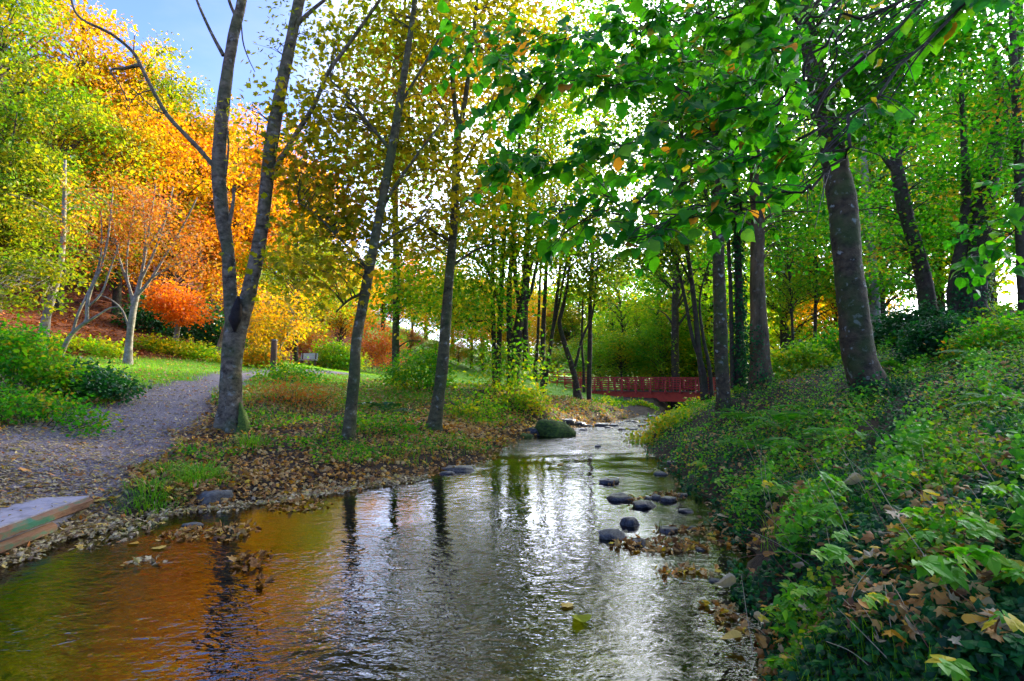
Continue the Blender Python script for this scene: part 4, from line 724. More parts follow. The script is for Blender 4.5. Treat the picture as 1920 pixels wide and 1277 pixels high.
# ------------------------------------------------------------------ ground cover that nobody could count
def sample(n, y0, y1, xlo, xhi, mask, rng, pw=1.0):
    out = []; got = 0
    while got < n:
        k = n * 2; u = rng.uniform(0, 1, k); y = np.exp(np.log(y0) + u * (np.log(y1) - np.log(y0))) if pw == 1.0 else y0 + (y1 - y0) * u ** pw
        x = xlo(y) + (xhi(y) - xlo(y)) * rng.uniform(0, 1, k); z = H(x, y); ok = mask(x, y, z); out.append(np.stack([x, y, z], 1)[ok]); got += ok.sum()
        if len(out) > 60: break
    return np.vstack(out)[:n]
EDGE = lambda y: .95 * y + .6
def cover(name, label, P, tpl, size, tint, mat, lift, spread=.5, up=(0, 0, 1), droop=.1, seed=0, jit=.3):
    r_ = np.random.default_rng(seed); m_ = MB(); Q = P.copy(); Q[:, 2] += r_.uniform(lift[0], lift[1], len(P))
    leaves(m_, Q, tpl, size * r_.uniform(1 - jit * 1.3, 1 + jit, len(P)), tint if hasattr(tint, '__len__') and len(tint) == len(P) else np.clip(r_.normal(tint[0], tint[1], len(P)), 0, 1), up=up, spread=spread, droop=droop, rng=r_)
    o = m_.build(name, mat); tag(o, label, None, None, 'stuff'); return o
R1 = np.random.default_rng(90)
outR = lambda x, y: x - xR(y); outL = lambda x, y: xL(y) - x
def patch(x, y, s, ph): return np.sin(x * s + ph) * np.cos(y * s * 1.13 + ph * 2) + .5 * np.sin(x * s * 2.3 - y * s * 1.7 + ph)
# grass on lawn and meadow
P = sample(44000, 13, 60, lambda y: -EDGE(y), lambda y: xL(y), lambda x, y, z: R1.uniform(0, 1, len(x)) < masks(x, y, z)[0], R1)
def blades(name, label, P, hgt, wid, mat, tint, seed, bend=1.0):
    r_ = np.random.default_rng(seed); N_ = len(P); a = r_.uniform(0, 2 * PI, N_); hh = hgt * r_.uniform(.5, 1.3, N_); ww = wid * r_.uniform(.6, 1.3, N_); T = BLADE[0]
    cx, sx = np.cos(a), np.sin(a); bx = bend * hh * r_.uniform(.3, 1.3, N_)
    V = np.empty((N_, 5, 3)); V[:, :, 0] = P[:, None, 0] + T[None, :, 0] * ww[:, None] * cx[:, None] - T[None, :, 1] * bx[:, None] * sx[:, None]; V[:, :, 1] = P[:, None, 1] + T[None, :, 0] * ww[:, None] * sx[:, None] + T[None, :, 1] * bx[:, None] * cx[:, None]; V[:, :, 2] = P[:, None, 2] - .01 + T[None, :, 2] * hh[:, None]
    m_ = MB(); m_.V.append(V.reshape(-1, 3)); m_.n = N_ * 5; tt_ = np.clip(r_.normal(*tint, N_), 0, 1)
    for f in BLADE[1]: m_.F.append((f[None] + (np.arange(N_) * 5)[:, None, None]).reshape(-1, f.shape[1])); m_.A.append(tt_)
    o = m_.build(name, mat); return tag(o, label, None, None, 'stuff')
blades('lawn_grass', 'short bright green lawn grass beyond the left bank', P, .09, .018, GRASS, (.55, .22), 3)
P = sample(3500, 9.5, 22, lambda y: -EDGE(y), lambda y: xL(y) - .5, lambda x, y, z: (R1.uniform(0, 1, len(x)) > masks(x, y, z)[1] * 1.2) & (patch(x, y, 1.1, 1) > .1), R1)
blades('bank_grass', 'rough grass tufts along the left bank', P, .16, .012, GRASS, (.45, .3), 4, 1.4)
# litter
P = sample(21000, 7.2, 24, lambda y: np.maximum(-EDGE(y), xL(y) - 9), lambda y: xL(y) - .05, lambda x, y, z: masks(x, y, z)[1] < .5, R1)
cover('leaf_litter', 'brown and orange fallen leaves covering the left bank', P, MAPLE2, .075, (.42, .29), LITTER, (.003, .07), .55, seed=5)
P = sample(14000, 4.6, 18, lambda y: -EDGE(y), lambda y: xL(y) + .0, lambda x, y, z: (masks(x, y, z)[1] > .25), R1)
cover('path_litter', 'pale scattered leaves on the grey path', P, NARROW, .08, (.45, .35), PALELIT, (.004, .025), .3, seed=6)
P = sample(5200, 4.7, 9.5, lambda y: xL(y) - .75, lambda y: xL(y) + .12, lambda x, y, z: R1.uniform(0, 1, len(x)) < .4 + .6 * (patch(x, y, 3.1, .4) > -.2), R1)
P[:, 2] = np.maximum(P[:, 2], WL(P[:, 1]) + .004)
cover('shore_litter', 'pale wet leaves washed up along the left water edge', P[::2], NARROW, .075, (.35, .33), PALELIT, (.002, .035), .3, seed=7)
cover('shore_litter', 'tan wet leaves washed up along the left water edge', P[1::2], MAPLE2, .055, (.35, .3), PALELIT, (.002, .04), .45, seed=71)
P = sample(16000, 17, 48, lambda y: -EDGE(y) - 4, lambda y: -7 + 0 * y, lambda x, y, z: R1.uniform(0, 1, len(x)) < masks(x, y, z)[2], R1)
cover('slope_litter', 'rust-red leaf litter on the shaded slope at the left', P, RHOMB, .17, (.45, .27), REDLIT, (.005, .05), .35, seed=8)
P = sample(2600, 14, 30, lambda y: -EDGE(y), lambda y: xL(y) - 3, lambda x, y, z: masks(x, y, z)[0] > .4, R1)
cover('lawn_litter', 'yellow and brown leaves dotted over the lawn', P, RHOMB, .10, (.6, .25), LITTER, (.05, .09), .35, seed=9)
# low leafy plants on the left bank
P = sample(9000, 8.6, 24, lambda y: np.maximum(-EDGE(y), xL(y) - 8.5), lambda y: xL(y) - .25, lambda x, y, z: (masks(x, y, z)[1] < .3) & (patch(x, y, 1.6, .2) > .3 - .012 * y), R1)
cover('bank_plants', 'low mixed green plants over the left bank', P, OVAL, .06, (.2, .28), LIME, (.01, .18), .55, seed=10)
# the far meadow edges and the right bank
P = sample(52000, 2.0, 14, lambda y: xR(y) - .02, lambda y: EDGE(y) + .5, lambda x, y, z: (patch(x, y, 1.3, 2.2) > -.75), R1)
cover('ivy_carpet', 'dark ivy leaves carpeting the right bank', P, IVY, .046, (.4, .28), IVYM, (.004, .13), .55, (-.25, -.15, 1), .4, 11)
P = sample(24000, 2.8, 20, lambda y: xR(y) + .15, lambda y: EDGE(y) + .5, lambda x, y, z: (patch(x, y, 2.2, .7) > .55 - .16 * np.minimum(6, np.maximum(0, y - 3.5))), R1)
cover('bank_herbs', 'small bright green herbs among the ivy on the right bank', P, OVAL, .04, (.28, .25), LIME, (.03, .24), .55, (-.2, -.2, 1), .2, 12)
P = sample(9500, 2.3, 14, lambda y: xR(y) + .1, lambda y: EDGE(y) + .5, lambda x, y, z: patch(x, y, 3.1, 3.3) > .75 - .05 * np.minimum(y, 9), R1)
cover('bank_nettles', 'fresh bright green toothed leaves rising over the ivy on the right bank', P, outline_leaf([(.12, .0), (.34, .34), (0, 1.02)], .2, .2), .054, (.25, .2), BRAM, (.04, .40), .6, (-.2, -.3, 1), .25, 18)
P = sample(5200, 2.2, 16, lambda y: xR(y) - .05, lambda y: EDGE(y) + .4, lambda x, y, z: patch(x, y, 1.9, 1.4) > .9 - .16 * np.minimum(y, 7), R1)
cover('bank_litter', 'brown and orange leaves scattered among ivy on the right bank', P, MAPLE2, .062, (.42, .3), LITTER, (.05, .15), .6, (-.25, -.2, 1), .2, 13)
P = sample(16000, 14, 60, lambda y: xR(y) + .2, lambda y: EDGE(y) + 4, lambda x, y, z: x > 0, R1)
P[:, 2] += np.clip(outR(P[:, 0], P[:, 1]) - 1.5, 0, 3) * .08 * R1.uniform(0, 1, len(P))
cover('woodland_floor_plants', 'green undergrowth on the ground beyond the right bank', P, RHOMB, .14, (.4, .28), LIME, (.01, .10), .6, seed=14)
P = sample(2600, 12, 27, lambda y: xL(y) - 3.0, lambda y: xL(y) + .1, lambda x, y, z: z > WL(y) + .02, R1)
cover('orange_bank_litter', 'bright orange leaves on the steep bank above the mossy boulder', P, MAPLE2, .12, (.75, .2), LITTER, (.01, .06), .45, seed=15)
P = sample(5000, 2.2, 9, lambda y: xR(y) + .2, lambda y: EDGE(y) + .4, lambda x, y, z: patch(x, y, .9, 4) > .1, R1)
blades('bank_grass', 'thin grass blades among the ivy on the right bank', P, .17, .008, GRASS, (.35, .25), 16, 1.6)

# ------------------------------------------------------------------ red footbridge
A = at(1108, 735, 41.5); B = at(1345, 737, 38.0); dv = B - A; Lb = float(np.hypot(dv[0], dv[1])); rz = math.atan2(dv[1], dv[0]); DZ = .40
br = empty('footbridge', (A[0], A[1], DZ), 'red painted footbridge crossing the stream in the background', 'bridge'); br.rotation_euler = (0, 0, rz)
def part(name, fn, mat, parent, smooth=False):
    m_ = MB(); fn(m_); o = link(name, m_.mesh(name, mat, smooth=smooth), parent); return o
WB = 1.5
for sy in (0, WB):
    part('girder', lambda m_: (box(m_, (Lb / 2, sy, -.31), (Lb, .06, .56)), box(m_, (Lb / 2, sy, -.61), (Lb, .18, .05)), box(m_, (Lb / 2, sy, -.012), (Lb, .18, .03))), REDG, br)
nd = 44
for i in range(nd): part('deck_plank', lambda m_: box(m_, ((i + .5) * Lb / nd, WB / 2, .035), (Lb / nd - .02, WB + .2, .05)), WOODP, br)
npost = 8
for sy, sg in ((-.10, -1), (WB + .10, 1)):
    for zr in (.24, .40, .56, .72, .86): part('rail', lambda m_: box(m_, (Lb / 2 - .3, sy, zr), (Lb + 3.2, .03, .05)), REDP, br)
    part('handrail', lambda m_: box(m_, (Lb / 2 - .3, sy, .985), (Lb + 3.2, .11, .07)), REDP, br)
    for i in range(npost + 1):
        xx = .35 + i * (Lb - .7) / npost
        part('rail_post', lambda m_: box(m_, (xx, sy + sg * .052, .44), (.07, .065, 1.02)), REDP, br)
        part('brace', lambda m_: tube(m_, np.array([(xx, sy + sg * .52, -.02), (xx, sy + sg * .34, .22), (xx, sy + sg * .12, .84)]), [.04, .04, .03], 6), REDP, br)
        part('bracket', lambda m_: box(m_, (xx, sy + sg * .27, -.055), (.06, .56, .05)), REDP, br)
    for i in range(npost): part('mid_post', lambda m_: box(m_, (.35 + (i + .5) * (Lb - .7) / npost, sy + sg * .045, .50), (.05, .05, .90)), REDP, br)
    for xx in (-1.85, -.7): part('rail_post', lambda m_: box(m_, (xx, sy + sg * .05, .32), (.07, .06, 1.26)), REDP, br)
for xx in (.1, Lb - .1): part('abutment', lambda m_: box(m_, (xx, WB / 2, -.95), (.5, WB + .5, .62)), MOSS, br)
fa = at(1030, 727, 46); fb = at(1103, 727, 43.5); fr_ = empty('approach_fence', tuple(fa), 'low red rail fence leading onto the left end of the bridge', 'fence')
dd = fb - fa; n_ = 6; fr_.location.z = h1(fa[0], fa[1])
fl = math.hypot(dd[0], dd[1]); fr_.rotation_euler = (0, 0, math.atan2(dd[1], dd[0]))
for i in range(n_): part('post', lambda m_: box(m_, (i * fl / (n_ - 1), .04, .42), (.07, .06, 1.16)), REDP, fr_)
for zr in (.2, .4, .6, .8): part('rail', lambda m_: box(m_, (fl / 2, 0, zr), (fl + .1, .03, .07)), REDP, fr_)
part('top_rail', lambda m_: box(m_, (fl / 2, .02, .97), (fl + .14, .1, .06)), REDP, fr_)

# bench on the lawn
bp = at(578, 688, 40); bz = h1(bp[0], bp[1]); be = empty('park_bench', (bp[0], bp[1], bz), 'small pale park bench on the lawn beyond the wooden post', 'bench'); be.rotation_euler = (0, 0, .12)
for i in range(3): part('seat_slat', lambda m_: box(m_, (0, -.18 + i * .15, .44), (1.15, .12, .04)), BENCHP, be)
for i in range(3): part('backrest_slat', lambda m_: box(m_, (0, .26 + .03 * i, .58 + i * .14), (1.15, .03, .11), rx=-.2), BENCHP, be)
for sx in (-.45, .45):
    part('leg', lambda m_: box(m_, (sx, -.16, .20), (.07, .07, .44)), WOODP, be); part('leg', lambda m_: box(m_, (sx, .22, .45), (.07, .07, .94), rx=-.12), WOODP, be)
# wooden post
pp = at(511, 710, 22); pz = h1(pp[0], pp[1]); po = empty('wooden_post', (pp[0], pp[1], pz), 'weathered brown wooden post standing right of the twin-stemmed tree', 'post')
part('shaft', lambda m_: tube(m_, np.array([(0, 0, -.3), (.01, 0, .4), (.03, 0, .9), (.04, 0, 1.42)]), [.125, .12, .115, .11], 10, .05, 3), WOODP, po, True)
part('cap', lambda m_: tube(m_, np.array([(.04, 0, 1.41), (.042, 0, 1.45), (.042, 0, 1.47)]), [.118, .112, .05], 10), B_PALE, po, True)

# concrete slab with timber edge at the lower left
sA = np.array([*at(-40, 988, 5.15)[:2], .33]); sB = at(166, 921, 6.75); sB[2] = .33
e = sB - sA; e[2] = 0; el = np.linalg.norm(e); ang = math.atan2(e[1], e[0]); sA2 = sA - e / el * 1.2
sl = empty('concrete_slab', (sA2[0], sA2[1], .27), 'pale grey slab with rotten timber edge at the lower left by the water', 'slab'); sl.rotation_euler = (0, 0, ang)
def slabtop(m_):
    n = 14; rng = np.random.default_rng(2); xs = np.linspace(0, el + 1.2, n); far = 1.5 + .12 * np.sin(xs * 4) - np.clip((xs - el * .55) * .62, 0, 1.3)
    top = [(x, .0 + .012 * rng.normal(), .0) for x in xs] + [(x, f, .015 + .01 * rng.normal()) for x, f in zip(xs, far)]; V = np.array(top + [(x, y, -.30) for x, y, z in top])
    Q = [(i, i + 1, n + i + 1, n + i) for i in range(n - 1)] + [(2 * n + i, i, n + i, 3 * n + i) for i in (0,)]
    Q += [(2 * n + i, 2 * n + i + 1, i + 1, i) for i in range(n - 1)] + [(n + i, n + i + 1, 3 * n + i + 1, 3 * n + i) for i in range(n - 1)] + [(n - 1, 3 * n - 1, 4 * n - 1, 2 * n - 1)]
    m_.add(V, np.array(Q))
part('slab_top', slabtop, CONC, sl)
part('timber_edge', lambda m_: tube(m_, crom(np.array([(-.1, -.035, -.068), (el * .4, -.04, -.064), (el * .8, -.035, -.06), (el + 1.15, -.03, -.068)]), 6), [.062] * 19, 6, .10, 3), TIMB, sl)
part('lower_timber', lambda m_: tube(m_, crom(np.array([(-.1, -.055, -.18), (el * .5, -.06, -.175), (el + .5, -.05, -.185)]), 6), [.055] * 13, 6, .12, 9), TIMB, sl)
r_ = np.random.default_rng(8); n_ = 260; q = np.stack([r_.uniform(.2, el + .9, n_), r_.uniform(.03, 1.3, n_) ** 1.2, np.full(n_, .024)], 1); q = q[q[:, 1] < 1.35 - np.clip((q[:, 0] - el * .55) * .62, 0, 1.3)]
m_ = MB(); leaves(m_, q, NARROW, .055 * r_.uniform(.5, 1.4, len(q)), np.clip(r_.normal(.4, .33, len(q)), 0, 1), spread=.22, droop=.05, rng=r_); o = link('slab_litter', m_.mesh('slab_litter', PALELIT), None, sl.location, sl.rotation_euler); tag(o, 'small leaves scattered on the pale grey slab', None, None, 'stuff')
# ------------------------------------------------------------------ stones
def rock_mesh(seed, sub=3, ang=.25):
    bm = bmesh.new(); bmesh.ops.create_icosphere(bm, subdivisions=sub, radius=1); off = Vector((seed * 3.7, seed * 1.3, seed * .7))
    for v in bm.verts:
        d = v.co.normalized(); v.co = d * (1 + .42 * mnoise.noise(d * 1.2 + off) + .22 * abs(mnoise.noise(d * 2.1 + off)) + .20 * mnoise.noise(d * 3.0 + off) + .05 * mnoise.noise(d * 8 + off)); v.co.z = v.co.z if v.co.z < .55 else .55 + (v.co.z - .55) * .45
    me = bpy.data.meshes.new('stone'); bm.to_mesh(me); bm.free(); me.materials.append(STONE)
    for p_ in me.polygons: p_.use_smooth = True
    return me
ROCKS = [rock_mesh(k) for k in range(5)]
bm = bmesh.new(); bmesh.ops.create_icosphere(bm, subdivisions=4, radius=1)
for v in bm.verts: d = v.co.normalized(); v.co = d * (1 + .22 * mnoise.noise(d * 1.2 + Vector((3, 1, 5))) + .06 * mnoise.noise(d * 3.5) + .02 * mnoise.noise(d * 11)); v.co.x -= .25 * max(0, v.co.z)
BOUL = bpy.data.meshes.new('boulder'); bm.to_mesh(BOUL); bm.free(); BOUL.materials.append(STONE)
for p_ in BOUL.polygons: p_.use_smooth = True
MOSSROCK = plainmat('mossy_boulder', (.006, .010, .003), (.035, .065, .006), 7, .9, .9, c3=(.07, .12, .008))
def stone(label, u, v, wpx, hpx, mat=STONE, k=0, rot=0.0, Yd=None, ry=.8, group=None, name='stone', sink=.55):
    P = grd(u, v) if Yd is None else at(u, v, Yd); s = wpx / 2 * P[1] / F; hz = hpx * P[1] / F / 1.75
    o = link(name, BOUL if k < 0 else ROCKS[k % 5], None, (P[0], P[1] + s * ry * .6, P[2] + hz * (.55 - sink)), (0, 0, rot), (s, s * ry, hz)); tag(o, label, 'stone', group)
    if mat is not STONE: o.material_slots[0].link = 'OBJECT'; o.material_slots[0].material = mat
    return o
stone('large rounded mossy boulder standing in the stream', 1043, 826, 76, 40, MOSSROCK, -1, .1, name='boulder', sink=.25)
stone('dark rock against the bank just left of the mossy boulder', 1000, 815, 40, 26, STONE, 1, 1.0, name='boulder'); stone('mossy rock touching the left bank behind the boulder', 985, 822, 30, 20, MOSSROCK, 2, 2.0)
stone('dark wet rock at the bank right behind the mossy boulder', 1085, 798, 26, 14, STONE, 3, .3); stone('dark rock on the bank above the mossy boulder', 1060, 793, 34, 16, STONE, 1, .2)
stone('squarish grey-green block lying at the left water edge', 393, 942, 64, 42, STONE2, 4, .5, ry=.6)
stone('flat wet stone at the left shore near the centre', 862, 893, 58, 17, STONE, 0, .1); stone('small flat pale stone on the left shore beyond it', 928, 865, 28, 10, STONE2, 2, .1); stone('little dark stone beside the flat wet shore stone', 838, 897, 26, 10, STONE, 3, .9)
stone('dark leaf-draped stone standing alone in midstream on the right', 1144, 944, 38, 16, STONE, 1, .6); stone('left one of two touching dark stones in the stream', 1165, 994, 46, 22, STONE, 2, .1); stone('right one of two touching dark stones in the stream', 1212, 994, 44, 22, STONE, 0, .9)
stone('pointed black stone in the shallows on the right', 1183, 1036, 32, 34, STONE, 3, .2); stone('pale streaked stone at the tip of the red leaf drift', 1153, 1075, 52, 30, STONE2, 0, .7); stone('flat grey slate stone in the right shallows', 1256, 1034, 34, 17, STONE, 4, .3)
stone('flat dark stone against the right bank under the herbs', 1256, 966, 30, 17, STONE, 1, .4); stone('dark stone on the left of a pair by the right bank', 1232, 968, 20, 16, STONE, 2, 1.4); stone('small slate chip left of the bank pair', 1218, 974, 18, 8, STONE, 3, .4); stone('purple-grey flat stone half under the right bank leaves', 1290, 980, 26, 12, STONE, 0, .2)
stone('wet stone beside the red leaf drift near the right bank', 1200, 1078, 30, 18, STONE, 4, 1.1); stone('flat slate lying in the shallow water on the left', 357, 1032, 36, 10, STONE2, 2, .05, ry=.5, sink=.25)
_rs = [(1105, 806, 16, 7), (1130, 812, 26, 11), (1153, 815, 18, 9), (1168, 825, 14, 8), (1142, 822, 12, 6), (1186, 818, 16, 7), (1120, 796, 12, 6), (1166, 805, 10, 5), (1190, 803, 12, 6), (1205, 826, 14, 8), (1225, 787, 14, 6), (1252, 790, 10, 5), (1095, 818, 14, 6), (1180, 796, 10, 5), (1204, 809, 12, 6), (1262, 778, 9, 5), (1240, 796, 12, 5), (1122, 866, 10, 6)]
for i, (u, v, w_, h_) in enumerate(_rs): stone('small dark stone breaking the rapids below the bridge', u, v, w_ * 1.15, h_ * 1.3, STONE, i, i * .7, group='small stones in the rapids')
_bs = [(1240, 900, 24, 12), (1300, 1010, 18, 9), (1315, 1060, 18, 9), (1340, 1110, 20, 10), (1262, 870, 20, 10), (1248, 885, 22, 10), (1225, 862, 18, 9), (1280, 940, 20, 9), (640, 925, 16, 7), (700, 912, 18, 8), (780, 902, 16, 7), (900, 876, 16, 7), (60, 1045, 26, 12), (20, 1060, 20, 10), (330, 965, 20, 8)]
for i, (u, v, w_, h_) in enumerate(_bs): stone('pebble half buried among leaves at the water edge', u, v, w_, h_, STONE if i % 3 else STONE2, i + 2, i * .9, group='pebbles along the water edge')

# ------------------------------------------------------------------ drifts of leaves caught in the stream
def drift(label, u, v, wpx, hpx, n, size, mat, tint=(.35, .25), seed=1, lift=.06, name='leaf_drift'):
    rng = np.random.default_rng(seed); P = grd(u, v); k = P[1] / F; rx = wpx / 2 * k; ry = min(1.2, hpx / 2 * k * P[1] / EYE)
    root = empty(name, (P[0], P[1], WL(P[1])), label, 'leaf drift'); tps = [curl_t(MAPLE2, .5), curl_t(OVAL, .9), curl_t(NARROW, .6), curl_t(MAPLE, -.5, .8)]
    nb = min(n, 40)
    for j in range(n):
        a = rng.uniform(0, 2 * PI); q = math.sqrt(rng.uniform(0, 1)); x = math.cos(a) * q * rx; y = math.sin(a) * q * ry; z = .006 + lift * (1 - q) * rng.uniform(.2, 1)
        if j < nb:
            m_ = MB(); leaves(m_, np.array([[0, 0, 0.]]), tps[int(rng.integers(0, 4))], size * rng.uniform(.7, 1.3), np.clip(rng.normal(*tint), 0, 1), spread=.55, droop=.1, rng=rng); link('leaf', m_.mesh('leaf', mat), root, (x, y, z))
        else:
            if j == nb: acc = MB()
            leaves(acc, np.array([[x, y, z]]), tps[j % 4], size * rng.uniform(.7, 1.3), np.clip(rng.normal(*tint), 0, 1), spread=.55, droop=.1, rng=rng)
    if n > nb: stuffp(link('small_leaves', acc.mesh('small_leaves', mat), root))
    return root
drift('left of two brown leaf drifts in the brown shallows', 345, 1066, 95, 24, 80, .075, LITTER, (.4, .28), 1)
drift('right of two brown leaf drifts, with a dark hollow under it', 428, 1064, 96, 34, 90, .08, LITTER, (.42, .28), 2, .09)
drift('small knot of pale and red leaves alone in the brown shallows', 268, 1136, 78, 16, 20, .08, PALELIT, (.5, .35), 3)
drift('dark heap of curled brown leaves in the foreground stream', 470, 1132, 56, 42, 46, .08, LITTER, (.12, .14), 4, .11)
drift('two brown leaves just below the dark heap', 494, 1176, 26, 18, 7, .09, LITTER, (.2, .1), 5, .05)
drift('long drift of brown and yellow leaves off the left shore', 562, 978, 110, 26, 110, .075, LITTER, (.5, .28), 6)
drift('pale leaf spit reaching into the water beside the slab', 236, 1018, 90, 60, 150, .07, PALELIT, (.4, .3), 7, .05)
drift('small leaf string along the left shore below the grass tuft', 425, 966, 80, 16, 50, .06, PALELIT, (.45, .3), 8, .03)
drift('red-brown leaf drift running from the pale streaked stone to the right bank', 1240, 1072, 190, 22, 190, .075, LITTER, (.35, .32), 9, .05)
drift('orange leaf drift floating below the red-brown drift', 1285, 1100, 120, 16, 60, .07, LITTER, (.7, .25), 10, .02)
drift('russet leaves piled behind the dark stones by the right bank', 1252, 950, 60, 16, 60, .075, LITTER, (.25, .2), 11, .06)
drift('leaf scraps in the right shallows beside the slate stone', 1270, 1025, 80, 14, 60, .06, LITTER, (.4, .3), 12, .02)
drift('leaves wedged between the two touching dark stones', 1190, 992, 40, 8, 16, .07, LITTER, (.4, .25), 21, .13)
drift('leaves draped over the lone midstream stone', 1150, 942, 30, 8, 12, .07, LITTER, (.3, .2), 22, .10)
drift('leaves caught on the stones of the rapids', 1140, 806, 44, 6, 26, .10, LITTER, (.3, .2), 13, .08)
drift('leaf heap at the bank above the rapids', 1098, 800, 40, 8, 26, .12, LITTER, (.5, .25), 14, .06)
drift('yellow and tan leaves at the bottom right water edge', 1362, 1180, 60, 70, 60, .07, LITTER, (.65, .3), 15, .03)
drift('tan leaves where the ivy bank meets the water at the right', 1345, 1020, 50, 50, 60, .07, LITTER, (.5, .3), 16, .05)

FL = {}
def fallen(label, u, v, px, mat, tint, tplk, rot=0.0, tilt=(0, 0), group=None, z=.0, name='fallen_leaf'):
    P = grd(u, v); key = (tplk, mat.name, round(tint, 1))
    if key not in FL:
        tp_ = {'maple': curl_t(MAPLE, .25), 'maplec': curl_t(MAPLE, .8, .5), 'oval': curl_t(LINDEN, .4), 'curl': curl_t(LINDEN, 1.5), 'flat': OVAL}[tplk]
        m_ = MB(); V = tp_[0] - np.array([0, .45, 0]); m_.add(V, tp_[1], round(tint, 1))
        tube(m_, np.array([(0, -.45, -.02), (.02, -.6, .0), (.05, -.78, .03)]), [.012, .010, .008], 4, att=round(tint, 1)); FL[key] = m_.mesh('fallen_leaf', mat)
    s = px * P[1] / F; o = link(name, FL[key], None, (P[0], P[1], P[2] + z + .03), (tilt[0], tilt[1], rot), s); tag(o, label, 'leaf', group); return o
for lab, u, v, px, mat, ti, tp_, rot, z in [
    ('yellow maple leaf floating at the bottom of the stream', 1061, 1230, 30, PALELIT, .8, 'maple', .6, -.02), ('pale green leaf with brown edge floating at the bottom edge', 1088, 1262, 44, BRAM, .8, 'oval', .2, -.02),
    ('lone orange leaf floating right of the pale leaf spit', 247, 1074, 26, LITTER, .9, 'flat', 1.4, -.02), ('yellow and white leaf floating below the leaf drifts', 293, 1098, 30, PALELIT, .8, 'maple', 1.2, -.02), ('small orange leaf floating in midstream', 1050, 908, 16, LITTER, .9, 'maple', .3, -.02),
    ('bright orange leaf lying on the grey slab', 48, 896, 22, LITTER, .8, 'oval', .4, .06), ('yellow leaf lying on the slab edge below the bright orange one', 20, 940, 18, PALELIT, .8, 'flat', 1.3, .06), ('red leaf lying on the slab', 70, 928, 20, REDLIT, .9, 'flat', 1.1, .06), ('large yellow leaf below the timber edge', 180, 950, 30, PALELIT, .8, 'maple', 2.2, .03), ('yellow leaf right of the slab corner', 212, 944, 22, PALELIT, .8, 'oval', 1.2, .03), ('brown curled leaf at the back of the slab', 145, 905, 28, LITTER, .2, 'maplec', .8, .06),
    ('large round yellow leaf at the right edge of the picture', 1900, 1130, 60, BRAM, 1.0, 'oval', .4, .12), ('cream curled leaf on the ivy below the tall stems', 1625, 1088, 52, PALELIT, .4, 'maplec', .6, .08), ('tan maple leaf in the ivy at the lower centre right', 1520, 1168, 56, PALELIT, .3, 'maple', -.4, .07), ('round orange leaf bright against the ivy', 1611, 1146, 36, LITTER, .8, 'oval', 1.1, .07), ('bright yellow maple leaf left of the round orange leaf', 1564, 1158, 40, PALELIT, .8, 'maple', 2.0, .08),
    ('long cream rolled leaf at the lower right', 1830, 1196, 48, PALELIT, .5, 'curl', 1.4, .07), ('second cream rolled leaf nearest the bottom right corner', 1858, 1240, 50, PALELIT, .4, 'curl', 1.0, .07), ('large brown maple leaf at the right edge', 1880, 1185, 62, LITTER, .4, 'maple', .3, .06), ('tan leaf half buried left of the rolled leaves', 1718, 1216, 60, PALELIT, .3, 'maplec', -.6, .06),
    ('pale curled leaf high on the right bank', 1598, 937, 30, PALELIT, .4, 'curl', 1.3, .1), ('grey-tan leaf beside the pale curled leaf', 1681, 937, 32, PALELIT, .3, 'maple', .2, .1), ('orange and brown leaf pair on the bank centre', 1683, 968, 40, LITTER, .7, 'maplec', 1.0, .1), ('tan leaves in a gap of the ivy', 1683, 1006, 46, PALELIT, .3, 'maple', 2.4, .1), ('bright orange leaf on the bank right of the brambles', 1806, 1004, 30, LITTER, .8, 'oval', .9, .1), ('big brown leaf at the right edge halfway up', 1882, 862, 50, LITTER, .3, 'maplec', 1.2, .1), ('yellow leaf at the foot of the bramble on the bank', 1745, 975, 26, BRAM, 1.0, 'oval', 1.5, .14), ('pale grey leaf at the water edge on the right', 1360, 1131, 34, PALELIT, .4, 'curl', 1.4, .03), ('fan-shaped pinkish leaf over the right shallows', 1358, 992, 26, PALELIT, .2, 'maple', -1.8, .1), ('yellow-brown leaf at the bottom of the right bank', 1372, 1236, 36, PALELIT, .8, 'oval', 1.5, .02), ('dark brown leaf at the bottom edge of the right bank', 1450, 1268, 42, LITTER, .2, 'maple', .1, .05)]:
    fallen(lab, u, v, px, mat, ti, tp_, rot, (random.uniform(-.35, .5) if z > .05 else 0, random.uniform(-.3, .3) if z > .05 else 0), None, z)
rr = random.Random(12)
def many(label, group, n, ur, vr, mat, tints, tps, px, ok, z):
    k = 0
    while k < n:
        u = rr.uniform(*ur); v = rr.uniform(*vr)
        if not ok(u, v): continue
        P = grd(u, v); fallen(label, u, v, rr.uniform(*px) * F / P[1], mat, rr.choice(tints), rr.choice(tps), rr.uniform(0, 6.28), (rr.uniform(-.45, .45), rr.uniform(-.45, .45)), group, rr.uniform(*z)); k += 1
rb_ok = lambda u, v: u > 1400 + max(0, (v - 1000)) * .1
many('brown fallen leaf lying among the ivy of the right foreground bank', 'brown leaves on the right bank', 70, (1400, 1915), (820, 1270), LITTER, (.2, .3, .4), ('maple', 'maplec', 'oval'), (.045, .09), rb_ok, (.05, .12))
many('pale tan fallen leaf lying among the ivy of the right foreground bank', 'tan leaves on the right bank', 45, (1400, 1915), (820, 1270), PALELIT, (.2, .3, .4), ('maplec', 'curl', 'maple'), (.045, .09), rb_ok, (.05, .12))
many('orange or yellow fallen leaf lying among the ivy of the right bank', 'orange leaves on the right bank', 40, (1380, 1915), (800, 1270), LITTER, (.8, .9, 1.0), ('maple', 'oval'), (.045, .085), rb_ok, (.06, .13))
many('orange fallen leaf lying on the left bank between path and water', 'orange leaves on the left bank', 45, (330, 900), (770, 925), LITTER, (.8, .9), ('maple', 'oval'), (.07, .12), lambda u, v: v < 955 - (u - 330) * .09, (.02, .05))

